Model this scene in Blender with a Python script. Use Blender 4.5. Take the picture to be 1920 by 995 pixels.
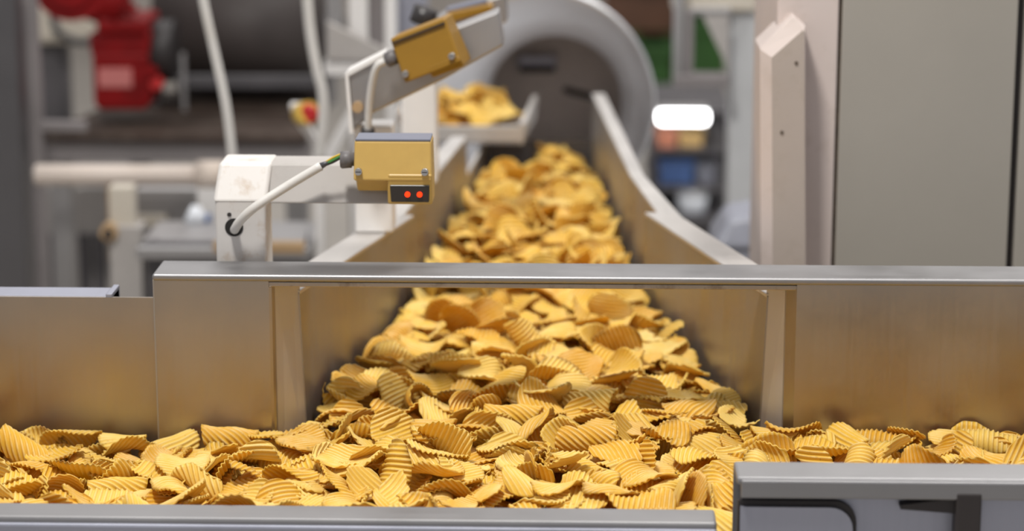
import bpy, bmesh, math, random
import numpy as np
from mathutils import Vector, Matrix

for o in list(bpy.data.objects):
    bpy.data.objects.remove(o)
scene = bpy.context.scene
COL = scene.collection
random.seed(7)
rng = np.random.default_rng(11)

# ------------------------------------------------------------------ camera
FPX = 4500.0
PITCH = math.radians(13.0)
YAW = math.radians(1.7)
CAM = Vector((0.055, -2.584, 0.783))
cam_data = bpy.data.cameras.new('camera')
cam_data.sensor_width = 36.0
cam_data.lens = FPX / 1920.0 * 36.0
cam_data.clip_start = 0.05
cam_data.clip_end = 60
cam_data.dof.use_dof = True
cam_data.dof.focus_distance = 2.56
cam_data.dof.aperture_fstop = 3.0
cam = bpy.data.objects.new('camera', cam_data)
cam.location = CAM
cam.rotation_euler = (math.pi / 2 - PITCH, 0, YAW)
COL.objects.link(cam)
scene.camera = cam

# ------------------------------------------------------------------ world and lamps
world = bpy.data.worlds.new('hall_ambient')
scene.world = world
world.use_nodes = True
wn = world.node_tree
wn.nodes['Background'].inputs['Color'].default_value = (0.98, 0.97, 1.0, 1)
wn.nodes['Background'].inputs['Strength'].default_value = 0.40


def area(name, loc, target, sx, sy, power, color):
    d = bpy.data.lights.new(name, 'AREA')
    d.shape = 'RECTANGLE'
    d.size = sx
    d.size_y = sy
    d.energy = power
    d.color = color
    o = bpy.data.objects.new(name, d)
    o.location = loc
    o.rotation_euler = (Vector(target) - Vector(loc)).to_track_quat('-Z', 'Y').to_euler()
    COL.objects.link(o)
    return o


area('ceiling_lamp_front', (-0.5, -0.9, 3.0), (0.0, -0.2, 0), 0.42, 0.42, 90, (1.0, 0.97, 0.92))
area('ceiling_lamp_rear', (1.3, 1.6, 3.1), (0.2, 1.0, 0), 0.8, 0.8, 48, (1.0, 0.97, 0.93))
area('ceiling_lamp_far', (-1.2, 4.5, 3.4), (-1.2, 4.5, 0), 2.0, 1.2, 45, (1.0, 0.97, 0.94))
area('ceiling_lamp_hall', (2.4, 6.5, 3.6), (2.4, 6.5, 0), 2.0, 1.2, 70, (1.0, 0.98, 0.95))

vs = scene.view_settings
vs.view_transform = 'Standard'
vs.look = 'None'
vs.gamma = 1.0
vs.use_curve_mapping = False
vs.exposure = 0.17

# ------------------------------------------------------------------ measuring helper
_f = Vector((-math.sin(YAW) * math.cos(PITCH), math.cos(YAW) * math.cos(PITCH), -math.sin(PITCH)))
_r = Vector((math.cos(YAW), math.sin(YAW), 0))
_u = _r.cross(_f)


def P(px, py, Y):
    """World point at depth Y for a position measured on the photograph."""
    d = _f * FPX + _r * (px - 960.0) + _u * (497.5 - py)
    t = (Y - CAM.y) / d.y
    return CAM + d * t


def PXL(px, py, Y):
    return P(px, py, Y).x


def project(pts):
    """numpy (n,3) -> pixel x, pixel y, depth"""
    q = pts - np.array(CAM)
    d = q @ np.array(_f)
    return 960 + FPX * (q @ np.array(_r)) / d, 497.5 - FPX * (q @ np.array(_u)) / d, d


# ------------------------------------------------------------------ materials
MATS = {}


def nd(nt, kind, **kw):
    n = nt.nodes.new(kind)
    for k, v in kw.items():
        if k in n.inputs:
            n.inputs[k].default_value = v
        else:
            setattr(n, k, v)
    return n


def base_mat(name):
    m = bpy.data.materials.new(name)
    m.use_nodes = True
    MATS[name] = m
    return m, m.node_tree, m.node_tree.nodes['Principled BSDF']


def paint(name, col, rough=0.5, metal=0.0, var=0.12, scale=9.0, dirt=None, dirt_amt=0.0, dirt_scale=14, bump=0.0, spec=0.5, coords='Object'):
    m, nt, bs = base_mat(name)
    tc = nd(nt, 'ShaderNodeTexCoord')
    n1 = nd(nt, 'ShaderNodeTexNoise', Scale=scale, Detail=5.0, Roughness=0.6)
    nt.links.new(tc.outputs[coords], n1.inputs['Vector'])
    r1 = nd(nt, 'ShaderNodeMapRange')
    r1.inputs['From Min'].default_value = 0.3
    r1.inputs['From Max'].default_value = 0.7
    r1.inputs['To Min'].default_value = 1 - var
    r1.inputs['To Max'].default_value = 1 + var
    nt.links.new(n1.outputs['Fac'], r1.inputs['Value'])
    mul = nd(nt, 'ShaderNodeVectorMath', operation='SCALE')
    mul.inputs[0].default_value = col
    nt.links.new(r1.outputs[0], mul.inputs['Scale'])
    out = mul.outputs[0]
    if dirt is not None:
        n2 = nd(nt, 'ShaderNodeTexNoise', Scale=dirt_scale, Detail=8.0, Roughness=0.7)
        nt.links.new(tc.outputs[coords], n2.inputs['Vector'])
        r2 = nd(nt, 'ShaderNodeMapRange')
        r2.inputs['From Min'].default_value = 0.52
        r2.inputs['From Max'].default_value = 0.72
        r2.inputs['To Max'].default_value = dirt_amt
        nt.links.new(n2.outputs['Fac'], r2.inputs['Value'])
        mx = nd(nt, 'ShaderNodeMix', data_type='RGBA')
        nt.links.new(r2.outputs[0], mx.inputs['Factor'])
        nt.links.new(out, mx.inputs[6])
        mx.inputs[7].default_value = (*dirt, 1)
        out = mx.outputs[2]
    nt.links.new(out, bs.inputs['Base Color'])
    bs.inputs['Roughness'].default_value = rough
    bs.inputs['Metallic'].default_value = metal
    bs.inputs['Specular IOR Level'].default_value = spec
    if bump:
        bp = nd(nt, 'ShaderNodeBump', Strength=bump, Distance=0.002)
        nt.links.new(n1.outputs['Fac'], bp.inputs['Height'])
        nt.links.new(bp.outputs[0], bs.inputs['Normal'])
    return m


def steel(name, col, rough=0.36, streak=(220, 6, 6), var=0.10, smear=0.15, film=None, film_amt=0.3):
    """brushed stainless: fine streaks plus cloudy smears in the gloss; film = oily residue tint"""
    m, nt, bs = base_mat(name)
    tc = nd(nt, 'ShaderNodeTexCoord')
    mp = nd(nt, 'ShaderNodeMapping')
    mp.inputs['Scale'].default_value = streak
    nt.links.new(tc.outputs['Object'], mp.inputs['Vector'])
    n1 = nd(nt, 'ShaderNodeTexNoise', Scale=1.0, Detail=3.0)
    nt.links.new(mp.outputs[0], n1.inputs['Vector'])
    n2 = nd(nt, 'ShaderNodeTexNoise', Scale=7.0, Detail=6.0, Roughness=0.6)
    nt.links.new(tc.outputs['Object'], n2.inputs['Vector'])
    r1 = nd(nt, 'ShaderNodeMapRange')
    r1.inputs['To Min'].default_value = rough - 0.07
    r1.inputs['To Max'].default_value = rough + 0.07
    nt.links.new(n1.outputs['Fac'], r1.inputs['Value'])
    r2 = nd(nt, 'ShaderNodeMapRange')
    r2.inputs['From Min'].default_value = 0.35
    r2.inputs['From Max'].default_value = 0.7
    r2.inputs['To Max'].default_value = smear
    nt.links.new(n2.outputs['Fac'], r2.inputs['Value'])
    ad = nd(nt, 'ShaderNodeMath', operation='ADD')
    nt.links.new(r1.outputs[0], ad.inputs[0])
    nt.links.new(r2.outputs[0], ad.inputs[1])
    nt.links.new(ad.outputs[0], bs.inputs['Roughness'])
    r3 = nd(nt, 'ShaderNodeMapRange')
    r3.inputs['To Min'].default_value = 1 - var
    r3.inputs['To Max'].default_value = 1 + var
    nt.links.new(n2.outputs['Fac'], r3.inputs['Value'])
    mul = nd(nt, 'ShaderNodeVectorMath', operation='SCALE')
    mul.inputs[0].default_value = col
    nt.links.new(r3.outputs[0], mul.inputs['Scale'])
    out = mul.outputs[0]
    if film is not None:
        mx = nd(nt, 'ShaderNodeMix', data_type='RGBA')
        mx.inputs['Factor'].default_value = film_amt
        nt.links.new(out, mx.inputs[6])
        mx.inputs[7].default_value = (*film, 1)
        out = mx.outputs[2]
    nt.links.new(out, bs.inputs['Base Color'])
    bs.inputs['Metallic'].default_value = 1.0
    bp = nd(nt, 'ShaderNodeBump', Strength=0.05, Distance=0.001)
    nt.links.new(n1.outputs['Fac'], bp.inputs['Height'])
    nt.links.new(bp.outputs[0], bs.inputs['Normal'])
    return m


def emit(name, col, strength):
    m, nt, bs = base_mat(name)
    bs.inputs['Base Color'].default_value = (*col, 1)
    bs.inputs['Emission Color'].default_value = (*col, 1)
    bs.inputs['Emission Strength'].default_value = strength
    return m


steel('steel_panel', (0.42, 0.37, 0.315), 0.31)
steel('steel_rail', (0.33, 0.325, 0.33), 0.45, streak=(6, 200, 200))
steel('steel_trough', (0.40, 0.38, 0.36), 0.42, streak=(60, 60, 10))
steel('steel_flange', (0.66, 0.635, 0.61), 0.50)
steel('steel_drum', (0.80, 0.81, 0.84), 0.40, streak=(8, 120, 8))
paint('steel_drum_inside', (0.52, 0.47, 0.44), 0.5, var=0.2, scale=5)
steel('steel_blue', (0.42, 0.43, 0.50), 0.45)
steel('steel_screw', (0.55, 0.55, 0.55), 0.3)
steel('steel_grey', (0.42, 0.41, 0.41), 0.45)
steel('steel_dark', (0.16, 0.155, 0.16), 0.45)
paint('white_paint', (0.63, 0.60, 0.57), 0.45, var=0.04, dirt=(0.36, 0.22, 0.10), dirt_amt=0.6, dirt_scale=30)
paint('lip_worn', (0.42, 0.37, 0.32), 0.42, metal=0.8, var=0.1, dirt=(0.10, 0.06, 0.03), dirt_amt=0.9, dirt_scale=18)
paint('white_clean', (0.74, 0.72, 0.70), 0.5, var=0.05)
paint('grey_paint', (0.40, 0.375, 0.355), 0.5, var=0.06, dirt=(0.25, 0.22, 0.19), dirt_amt=0.3)
paint('sensor_yellow', (0.53, 0.345, 0.095), 0.42, var=0.04, scale=40)
paint('sensor_yellow_shaded', (0.28, 0.145, 0.010), 0.42, var=0.04, scale=40)  # sensor yellow darkened in its colour to give the tilted face its shade
paint('sensor_cap', (0.16, 0.17, 0.22), 0.45, var=0.05)
paint('black_plastic', (0.03, 0.027, 0.027), 0.35, var=0.1)
paint('gland_grey', (0.13, 0.12, 0.12), 0.5, var=0.25, scale=60)
paint('hole_black', (0.012, 0.010, 0.009), 0.8, var=0.1)
paint('cable_white', (0.62, 0.60, 0.57), 0.5, var=0.05, dirt=(0.35, 0.27, 0.18), dirt_amt=0.3)
paint('wire_green', (0.05, 0.22, 0.05), 0.4)
paint('wire_yellow', (0.6, 0.42, 0.05), 0.4)
paint('wire_grey', (0.06, 0.06, 0.07), 0.4)
emit('led_red', (1.0, 0.03, 0.0), 1.6)
emit('lamp_glow', (1.0, 1.0, 1.0), 9.0)
paint('motor_red', (0.20, 0.002, 0.003), 0.5, var=0.25, scale=16, spec=0.25)
paint('plate_pink', (0.50, 0.16, 0.15), 0.5, var=0.05)
paint('motor_black', (0.020, 0.016, 0.016), 0.5, var=0.2)
paint('dark_roller', (0.055, 0.045, 0.042), 0.55, var=0.3, scale=4, spec=0.3)
paint('dark_table', (0.055, 0.038, 0.03), 0.7, var=0.35, scale=6, dirt=(0.20, 0.17, 0.14), dirt_amt=0.4, spec=0.2)
paint('beam_grey', (0.22, 0.20, 0.20), 0.5, var=0.1)
paint('pipe_cream', (0.60, 0.52, 0.46), 0.5, var=0.05, scale=5, dirt=(0.45, 0.34, 0.22), dirt_amt=0.5, dirt_scale=8)
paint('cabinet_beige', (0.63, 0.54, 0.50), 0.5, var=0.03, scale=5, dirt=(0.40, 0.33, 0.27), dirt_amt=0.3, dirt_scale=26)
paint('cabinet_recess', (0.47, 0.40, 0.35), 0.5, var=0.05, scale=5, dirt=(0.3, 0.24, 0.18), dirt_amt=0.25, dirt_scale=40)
paint('panel_grey', (0.355, 0.33, 0.29), 0.38, var=0.05, scale=2.5)
paint('seam_brown', (0.09, 0.065, 0.045), 0.7, var=0.4, scale=60)
paint('gap_dark', (0.030, 0.024, 0.023), 0.6, var=0.2)
paint('column_grey', (0.52, 0.53, 0.54), 0.45, var=0.06)
paint('crate_blue', (0.05, 0.10, 0.25), 0.5)
paint('crate_red', (0.45, 0.17, 0.10), 0.5, var=0.3)
paint('crate_amber', (0.50, 0.33, 0.13), 0.5, var=0.3)
paint('crate_green', (0.022, 0.085, 0.01), 0.6, var=0.3, scale=5)
paint('crate_brown', (0.12, 0.055, 0.03), 0.6, var=0.4, scale=4)
paint('machine_dark', (0.075, 0.07, 0.075), 0.5, var=0.3, scale=5)
paint('bin_grey', (0.27, 0.28, 0.33), 0.4, var=0.1)
paint('bench_cream', (0.56, 0.51, 0.43), 0.5, var=0.08, scale=4)
paint('button_red', (0.50, 0.02, 0.02), 0.4)
paint('button_yellow', (0.65, 0.42, 0.07), 0.4)
paint('bottle_plastic', (0.72, 0.75, 0.80), 0.25, var=0.05)
paint('cardboard', (0.42, 0.28, 0.15), 0.7, var=0.15)
paint('floor_concrete', (0.40, 0.37, 0.33), 0.5, var=0.15, scale=1.2, bump=0.05)
paint('wall_plaster', (0.42, 0.38, 0.34), 0.7, var=0.1, scale=0.8)


# ------------------------------------------------------------------ object helpers
def link(name, mesh, mat, parent=None):
    o = bpy.data.objects.new(name, mesh)
    if mat is not None and not mesh.materials:
        mesh.materials.append(MATS[mat])
    COL.objects.link(o)
    if parent is not None:
        o.parent = parent
        o.matrix_parent_inverse = Matrix.Translation(parent.location).inverted() if parent.type == 'EMPTY' else Matrix.Identity(4)
    return o


def thing(name, label, cat, loc, group=None):
    o = bpy.data.objects.new(name, None)
    o.empty_display_size = 0.05
    o.location = loc
    COL.objects.link(o)
    return tag(o, label, cat, group)


def tag(o, label, cat=None, group=None, kind=None):
    o['label'] = label
    if cat:
        o['category'] = cat
    if group:
        o['group'] = group
    if kind:
        o['kind'] = kind
    return o


class MB:
    def __init__(self):
        self.bm = bmesh.new()

    def _merge(self, b2):
        me = bpy.data.meshes.new('tmp')
        b2.to_mesh(me)
        b2.free()
        self.bm.from_mesh(me)
        bpy.data.meshes.remove(me)

    def hexa(self, pts, bevel=0.0, seg=2):
        """8 points: lower 4 (ccw) then upper 4"""
        b = bmesh.new()
        v = [b.verts.new(Vector(p)) for p in pts]
        for f in ((3, 2, 1, 0), (4, 5, 6, 7), (0, 1, 5, 4), (1, 2, 6, 5), (2, 3, 7, 6), (3, 0, 4, 7)):
            b.faces.new([v[i] for i in f])
        bmesh.ops.recalc_face_normals(b, faces=b.faces[:])
        if bevel > 0:
            bmesh.ops.bevel(b, geom=b.edges[:], offset=bevel, segments=seg, profile=0.5, affect='EDGES', clamp_overlap=True)
        self._merge(b)
        return self

    def box(self, lo, hi, bevel=0.0, seg=2):
        x0, y0, z0 = lo
        x1, y1, z1 = hi
        return self.hexa([(x0, y0, z0), (x1, y0, z0), (x1, y1, z0), (x0, y1, z0),
                          (x0, y0, z1), (x1, y0, z1), (x1, y1, z1), (x0, y1, z1)], bevel, seg)

    def pbox(self, x0, y0, x1, y1, Y, depth, bevel=0.0, seg=2):
        """box whose front face stands at depth Y, measured on the photograph, going back by depth"""
        my, mx = (y0 + y1) / 2, (x0 + x1) / 2
        a, c = P(x0, my, Y).x, P(x1, my, Y).x
        zt, zb = P(mx, y0, Y).z, P(mx, y1, Y).z
        return self.box((a, Y, zb), (c, Y + depth, zt), bevel, seg)

    def prism(self, poly, vec, bevel=0.0, seg=2):
        b = bmesh.new()
        v0 = [b.verts.new(Vector(p)) for p in poly]
        v1 = [b.verts.new(Vector(p) + Vector(vec)) for p in poly]
        b.faces.new(v0[::-1])
        b.faces.new(v1)
        n = len(poly)
        for i in range(n):
            b.faces.new((v0[i], v0[(i + 1) % n], v1[(i + 1) % n], v1[i]))
        bmesh.ops.recalc_face_normals(b, faces=b.faces[:])
        if bevel > 0:
            bmesh.ops.bevel(b, geom=b.edges[:], offset=bevel, segments=seg, profile=0.5, affect='EDGES', clamp_overlap=True)
        self._merge(b)
        return self

    def sheet(self, path, z0, z1, t):
        """bent sheet standing up along a plan-view path of (x, y)"""
        pts = [Vector((p[0], p[1])) for p in path]
        n = len(pts)
        nor = []
        for i in range(n):
            d = (pts[min(i + 1, n - 1)] - pts[max(i - 1, 0)]).normalized()
            nor.append(Vector((-d.y, d.x)))
        poly = [p for p in pts] + [pts[i] + nor[i] * t for i in reversed(range(n))]
        return self.prism([(p.x, p.y, z0) for p in poly], (0, 0, z1 - z0))

    def tube(self, path, r, seg=10, caps=True, radii=None):
        pts = [Vector(p) for p in path]
        b = bmesh.new()
        rings = []
        up = Vector((0.13, 0.31, 0.94)).normalized()
        n = len(pts)
        for i, p in enumerate(pts):
            d = (pts[min(i + 1, n - 1)] - pts[max(i - 1, 0)]).normalized()
            a = d.cross(up)
            if a.length < 1e-3:
                a = d.cross(Vector((1, 0, 0)))
            a.normalize()
            c = d.cross(a)
            rr = radii[i] if radii else r
            rings.append([b.verts.new(p + (a * math.cos(2 * math.pi * k / seg) + c * math.sin(2 * math.pi * k / seg)) * rr) for k in range(seg)])
        for i in range(n - 1):
            for k in range(seg):
                b.faces.new((rings[i][k], rings[i][(k + 1) % seg], rings[i + 1][(k + 1) % seg], rings[i + 1][k]))
        if caps:
            b.faces.new(rings[0][::-1])
            b.faces.new(rings[-1])
        bmesh.ops.recalc_face_normals(b, faces=b.faces[:])
        for f in b.faces:
            f.smooth = len(f.verts) == 4
        self._merge(b)
        return self

    def loft_circles(self, loops, seg=64, cap_last=False, cap_first=False):
        """loops: (centre, radius) in planes facing the Y axis"""
        b = bmesh.new()
        rings = []
        for c, r in loops:
            c = Vector(c)
            rings.append([b.verts.new(c + Vector((math.cos(2 * math.pi * k / seg) * r, 0, math.sin(2 * math.pi * k / seg) * r))) for k in range(seg)])
        for i in range(len(rings) - 1):
            for k in range(seg):
                f = b.faces.new((rings[i][k], rings[i][(k + 1) % seg], rings[i + 1][(k + 1) % seg], rings[i + 1][k]))
                f.smooth = True
        if cap_last:
            b.faces.new(rings[-1])
        if cap_first:
            b.faces.new(rings[0][::-1])
        bmesh.ops.recalc_face_normals(b, faces=b.faces[:])
        self._merge(b)
        return self

    def build(self, name, mat, parent=None, smooth_angle=None):
        me = bpy.data.meshes.new(name)
        self.bm.to_mesh(me)
        self.bm.free()
        return link(name, me, mat, parent)


def smooth_path(ctrl, n=24):
    """Catmull-Rom through control points"""
    c = [Vector(p) for p in ctrl]
    c = [c[0] * 2 - c[1]] + c + [c[-1] * 2 - c[-2]]
    out = []
    segs = len(c) - 3
    for i in range(segs):
        p0, p1, p2, p3 = c[i:i + 4]
        m = max(2, n // segs)
        for k in range(m):
            t = k / m
            out.append(0.5 * ((2 * p1) + (p2 - p0) * t + (2 * p0 - 5 * p1 + 4 * p2 - p3) * t * t + (3 * p1 - p0 - 3 * p2 + p3) * t ** 3))
    out.append(c[-2])
    return out


FLOOR_Z = -0.90

# ------------------------------------------------------------------ the hall
o = MB().box((-6, -4, FLOOR_Z - 0.05), (6, 9.6, FLOOR_Z)).build('floor', 'floor_concrete')
tag(o, 'pale concrete factory floor', kind='structure')
o = MB().box((-6, 9.6, FLOOR_Z - 0.05), (6, 9.7, 3.4)).build('wall_back', 'wall_plaster')
tag(o, 'plain beige rear wall of the hall', kind='structure')

# ------------------------------------------------------------------ cross conveyor (runs left to right)
Z_BAR = P(960, 517, 0).z            # upper front edge of the crossbar
TF = -0.062                         # trough floor of the cross conveyor
XL, XR = -0.80, 0.80
YF = -0.335                         # inner face of the front wall


def leg(x, y, ztop, parent, w=0.05):
    MB().box((x - w / 2, y - w / 2, FLOOR_Z), (x + w / 2, y + w / 2, ztop), 0.003).build('leg', 'steel_grey', parent)


cross = thing('cross_conveyor', 'wide stainless cross conveyor trough full of ridged chips', 'conveyor', (0, -0.16, FLOOR_Z))
MB().box((XL, YF - 0.004, TF - 0.004), (XR, 0.016, TF)).build('trough_floor', 'steel_trough', cross)
ztl = P(150, 557, 0.012).z
lw = MB().box((XL, 0.012, TF - 0.03), (PXL(299, 700, 0.012), 0.016, ztl)).build('back_wall', 'steel_panel', cross)
xe = PXL(215, 548, 0.03)
MB().box((XL, 0.016, ztl - 0.022), (xe, 0.056, ztl + 0.001), 0.0015).box((xe - 0.007, 0.014, ztl - 0.022), (xe, 0.060, ztl + 0.0035), 0.001).build('top_rail', 'steel_blue', lw)
# front wall, lower part on the one side
zf = P(600, 947, YF).z
xfe = PXL(1340, 960, YF)
fw = MB().box((XL, YF - 0.004, TF - 0.05), (xfe, YF, zf - 0.008)).build('front_wall', 'steel_rail', cross)
MB().box((XL, YF - 0.042, zf - 0.010), (xfe, YF + 0.001, zf), 0.003).build('top_rail', 'steel_rail', fw)
MB().box((XL, YF - 0.046, zf - 0.040), (xfe, YF - 0.038, zf - 0.006), 0.0025).build('rail_lip', 'steel_blue', fw)
# front wall, raised part on the other side
zr = P(1500, 865, YF).z
xrs = PXL(1375, 880, YF)
fw2 = MB().box((xrs, YF - 0.004, TF - 0.05), (XR, YF, zr - 0.006)).build('front_wall', 'steel_rail', cross)
MB().box((xrs, YF - 0.052, zr - 0.008), (XR, YF + 0.001, zr), 0.003).build('top_rail', 'steel_rail', fw2)
MB().box((xrs + 0.004, YF - 0.055, zr - 0.020), (XR, YF - 0.050, zr - 0.002), 0.002).build('rail_lip', 'steel_rail', fw2)
MB().box((xrs + 0.006, YF - 0.036, TF - 0.12), (XR, YF - 0.030, zr - 0.012)).build('apron_plate', 'steel_blue', fw2)
x0, x1 = PXL(1388, 975, YF - 0.05), PXL(1600, 975, YF - 0.05)
zc = P(1480, 952, YF - 0.05).z
poly = [(x0, YF - 0.044, TF - 0.12), (x1, YF - 0.044, TF - 0.12)]
for k in range(7):
    a = math.pi / 2 * k / 6
    poly.append((x1 - 0.022 + 0.022 * math.cos(a), YF - 0.044, zc - 0.022 + 0.022 * math.sin(a)))
poly.append((x0, YF - 0.044, zc))
MB().prism(poly, (0, -0.004, 0)).build('cover_plate', 'steel_blue', fw2)
poly2 = []
for p in poly:
    poly2.append((p[0] + (0.004 if p[0] > (x0 + x1) / 2 else -0.002), YF - 0.037, p[2] + (0.005 if p[2] > zc - 0.03 else 0)))
MB().prism(poly2, (0, -0.006, 0)).build('dark_slot_band', 'gap_dark', fw2)  # added dark band, its colour stands for the shaded slot around the cover
xb0, xb1 = PXL(1790, 970, YF - 0.05), PXL(1838, 970, YF - 0.05)
zb = P(1815, 922, YF - 0.05).z
MB().box((xb0, YF - 0.056, TF - 0.12), (xb1, YF - 0.036, zb), 0.002).build('bracket', 'gap_dark', fw2)
MB().prism([(xb0 + 0.002, YF - 0.05, zb - 0.006), (xb0 - 0.052, YF - 0.05, zb - 0.014), (xb0 - 0.052, YF - 0.05, zb - 0.018), (xb0 + 0.002, YF - 0.05, zb - 0.022)], (0, 0.014, 0)).build('bracket_wedge', 'gap_dark', fw2)
for sx in (XL + 0.1, XR - 0.1):
    for sy in (YF + 0.03, -0.03):
        leg(sx, sy, TF - 0.004, cross)

# ------------------------------------------------------------------ end frame with the crossbar
frame = thing('discharge_frame', 'stainless end frame with long crossbar over the chip bed', 'frame', (0, 0.03, FLOOR_Z))
xp0, xp1 = PXL(291, 620, 0), PXL(507, 650, 0)
xr1 = PXL(1491, 650, 0)
MB().box((xp0 - 0.001, -0.004, Z_BAR - 0.008), (XR, 0.066, Z_BAR), 0.0028, 3).build('crossbar', 'steel_rail', frame)
MB().box((PXL(472, 524, 0), -0.0015, Z_BAR - 0.0140), (XR, 0.010, Z_BAR - 0.0085), 0.001).build('crossbar_lip', 'lip_worn', frame)
pn = MB().box((xp0, -0.003, TF - 0.02), (xp1, 0.001, Z_BAR - 0.006)).build('side_panel', 'steel_panel', frame)
MB().box((xp0 - 0.0006, -0.0034, TF - 0.02), (xp0 + 0.0012, 0.012, Z_BAR - 0.006), 0.0004).build('panel_edge', 'steel_grey', pn)
MB().sheet([(xp1, -0.003), (xp1 + 0.003, -0.0015), (xp1 + 0.005, 0.002), (xp1 + 0.0055, 0.010)], TF - 0.02, Z_BAR - 0.014, 0.003).build('rolled_corner', 'steel_panel', frame)
MB().hexa([(xp1 + 0.004, 0.006, TF - 0.02), (-0.2555, 0.050, TF - 0.02), (-0.2555, 0.054, TF - 0.02), (xp1 + 0.004, 0.010, TF - 0.02),
           (xp1 + 0.004, 0.006, Z_BAR - 0.012), (-0.2645, 0.050, Z_BAR - 0.012), (-0.2645, 0.054, Z_BAR - 0.012), (xp1 + 0.004, 0.010, Z_BAR - 0.012)]).build('jamb', 'steel_flange', frame)
MB().box((xr1, -0.003, TF - 0.02), (XR, 0.001, Z_BAR - 0.006)).build('side_panel', 'steel_panel', frame)
MB().sheet([(PXL(1470, 650, 0.03), 0.045), (PXL(1472, 650, 0.01), 0.012), (xr1, -0.003)], TF - 0.02, Z_BAR - 0.012, 0.003).build('rolled_corner', 'steel_panel', frame)
MB().hexa([(0.2555, 0.050, TF - 0.02), (PXL(1474, 650, 0.030), 0.030, TF - 0.02), (PXL(1474, 650, 0.030), 0.034, TF - 0.02), (0.2555, 0.054, TF - 0.02), (0.2645, 0.050, Z_BAR - 0.012), (PXL(1474, 650, 0.030), 0.030, Z_BAR - 0.012), (PXL(1474, 650, 0.030), 0.034, Z_BAR - 0.012), (0.2645, 0.054, Z_BAR - 0.012)]).build('jamb', 'steel_flange', frame)
for sx in (xp0 + 0.03, XR - 0.25):
    leg(sx, 0.045, TF - 0.02, frame, 0.04)

# ------------------------------------------------------------------ feed troughs
def lerp(a, b, t):
    return a + (b - a) * t


def trough_wall(parent, side, T0, T1, in0, in1, zb0, zb1, fw0, fw1, t=0.004):
    """leaning side wall from top point T0 to T1; the foot is drawn in by in0, in1"""
    s = side
    inn = [Vector((T0.x - s * in0, T0.y, zb0)), Vector((T1.x - s * in1, T1.y, zb1)), Vector(T1), Vector(T0)]
    out = [p + Vector((s * t, 0, 0)) for p in inn]
    w = MB().hexa([inn[0], out[0], out[1], inn[1], inn[3], out[3], out[2], inn[2]]).build('side_wall', 'steel_trough', parent)
    a, b = inn[3], inn[2]
    q = [a + Vector((-s * 0.001, 0, 0)), b + Vector((-s * 0.001, 0, 0)), b + Vector((s * fw1, 0, 0)), a + Vector((s * fw0, 0, 0))]
    MB().hexa([v + Vector((0, 0, -0.002)) for v in q] + [v + Vector((0, 0, 0.003)) for v in q], 0.0008, 1).build('flange', 'steel_flange', w)
    q2 = [a + Vector((s * (fw0 - 0.004), 0, 0)), b + Vector((s * (fw1 - 0.004), 0, 0)), b + Vector((s * fw1, 0, 0)), a + Vector((s * fw0, 0, 0))]
    MB().hexa([v + Vector((0, 0, -0.025)) for v in q2] + [v + Vector((0, 0, -0.002)) for v in q2]).build('flange_return', 'steel_flange', w)


NEAR0, NEAR1 = 0.048, 0.606
near = thing('flared_trough', 'stainless trough section widening towards the crossbar', 'trough', (0, 0.3, FLOOR_Z))
NR0, NR1 = Vector((0.264, NEAR0, 0.142)), P(1210, 402, NEAR1)
NL0, NL1 = Vector((-0.264, NEAR0, 0.142)), P(774, 407, NEAR1)
trough_wall(near, 1, NR0, NR1, 0.008, 0.003, -0.075, -0.055, 0.042, 0.040)
trough_wall(near, -1, NL0, NL1, 0.008, 0.003, -0.075, -0.055, 0.042, 0.040)
MB().hexa([(-0.256, NEAR0 - 0.03, -0.070), (0.256, NEAR0 - 0.03, -0.070), (0.16, NEAR1, -0.054), (-0.16, NEAR1, -0.054),
           (-0.256, NEAR0 - 0.03, -0.066), (0.256, NEAR0 - 0.03, -0.066), (0.16, NEAR1, -0.050), (-0.16, NEAR1, -0.050)]).build('trough_floor', 'steel_trough', near)
for s in (-1, 1):
    leg(s * 0.17, 0.16, -0.070, near, 0.035)
    leg(s * 0.12, 0.50, -0.060, near, 0.035)

FAR0, FAR1 = 0.54, 1.56
far = thing('narrow_trough', 'narrow stainless feed trough leading away to the round drum', 'trough', (0, 1.0, FLOOR_Z))
FR0, FR1, FR2 = P(1248, 423, FAR0), P(1182, 331, 0.88), P(1111, 178, FAR1)
FL0, FL1 = P(745, 420, FAR0), P(874, 259, 1.21)
trough_wall(far, 1, FR0, FR1, 0.014, 0.006, -0.053, -0.048, 0.030, 0.020)
trough_wall(far, 1, FR1, FR2, 0.006, 0.002, -0.048, -0.040, 0.020, 0.021)
trough_wall(far, -1, FL0, FL1, 0.014, 0.005, -0.053, -0.045, 0.042, 0.023)
trough_wall(far, -1, Vector((FL1.x + 0.002, 1.212, 0.055)), Vector((-0.11, FAR1, 0.055)), 0.003, 0.002, -0.045, -0.040, 0.005, 0.005)
MB().hexa([(-0.168, FAR0 + 0.06, -0.052), (0.168, FAR0 + 0.06, -0.052), (0.11, FAR1, -0.040), (-0.13, FAR1, -0.040),
           (-0.168, FAR0 + 0.06, -0.048), (0.168, FAR0 + 0.06, -0.048), (0.11, FAR1, -0.036), (-0.13, FAR1, -0.036)]).build('trough_floor', 'steel_trough', far)
MB().box((-0.115, FAR1, -0.040), (FR2.x, FAR1 + 0.004, 0.052)).build('end_plate', 'steel_dark', far)
for s in (-1, 1):
    leg(s * 0.09, 0.75, -0.033, far, 0.035)
    leg(s * 0.09, 1.45, -0.031, far, 0.035)

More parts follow.
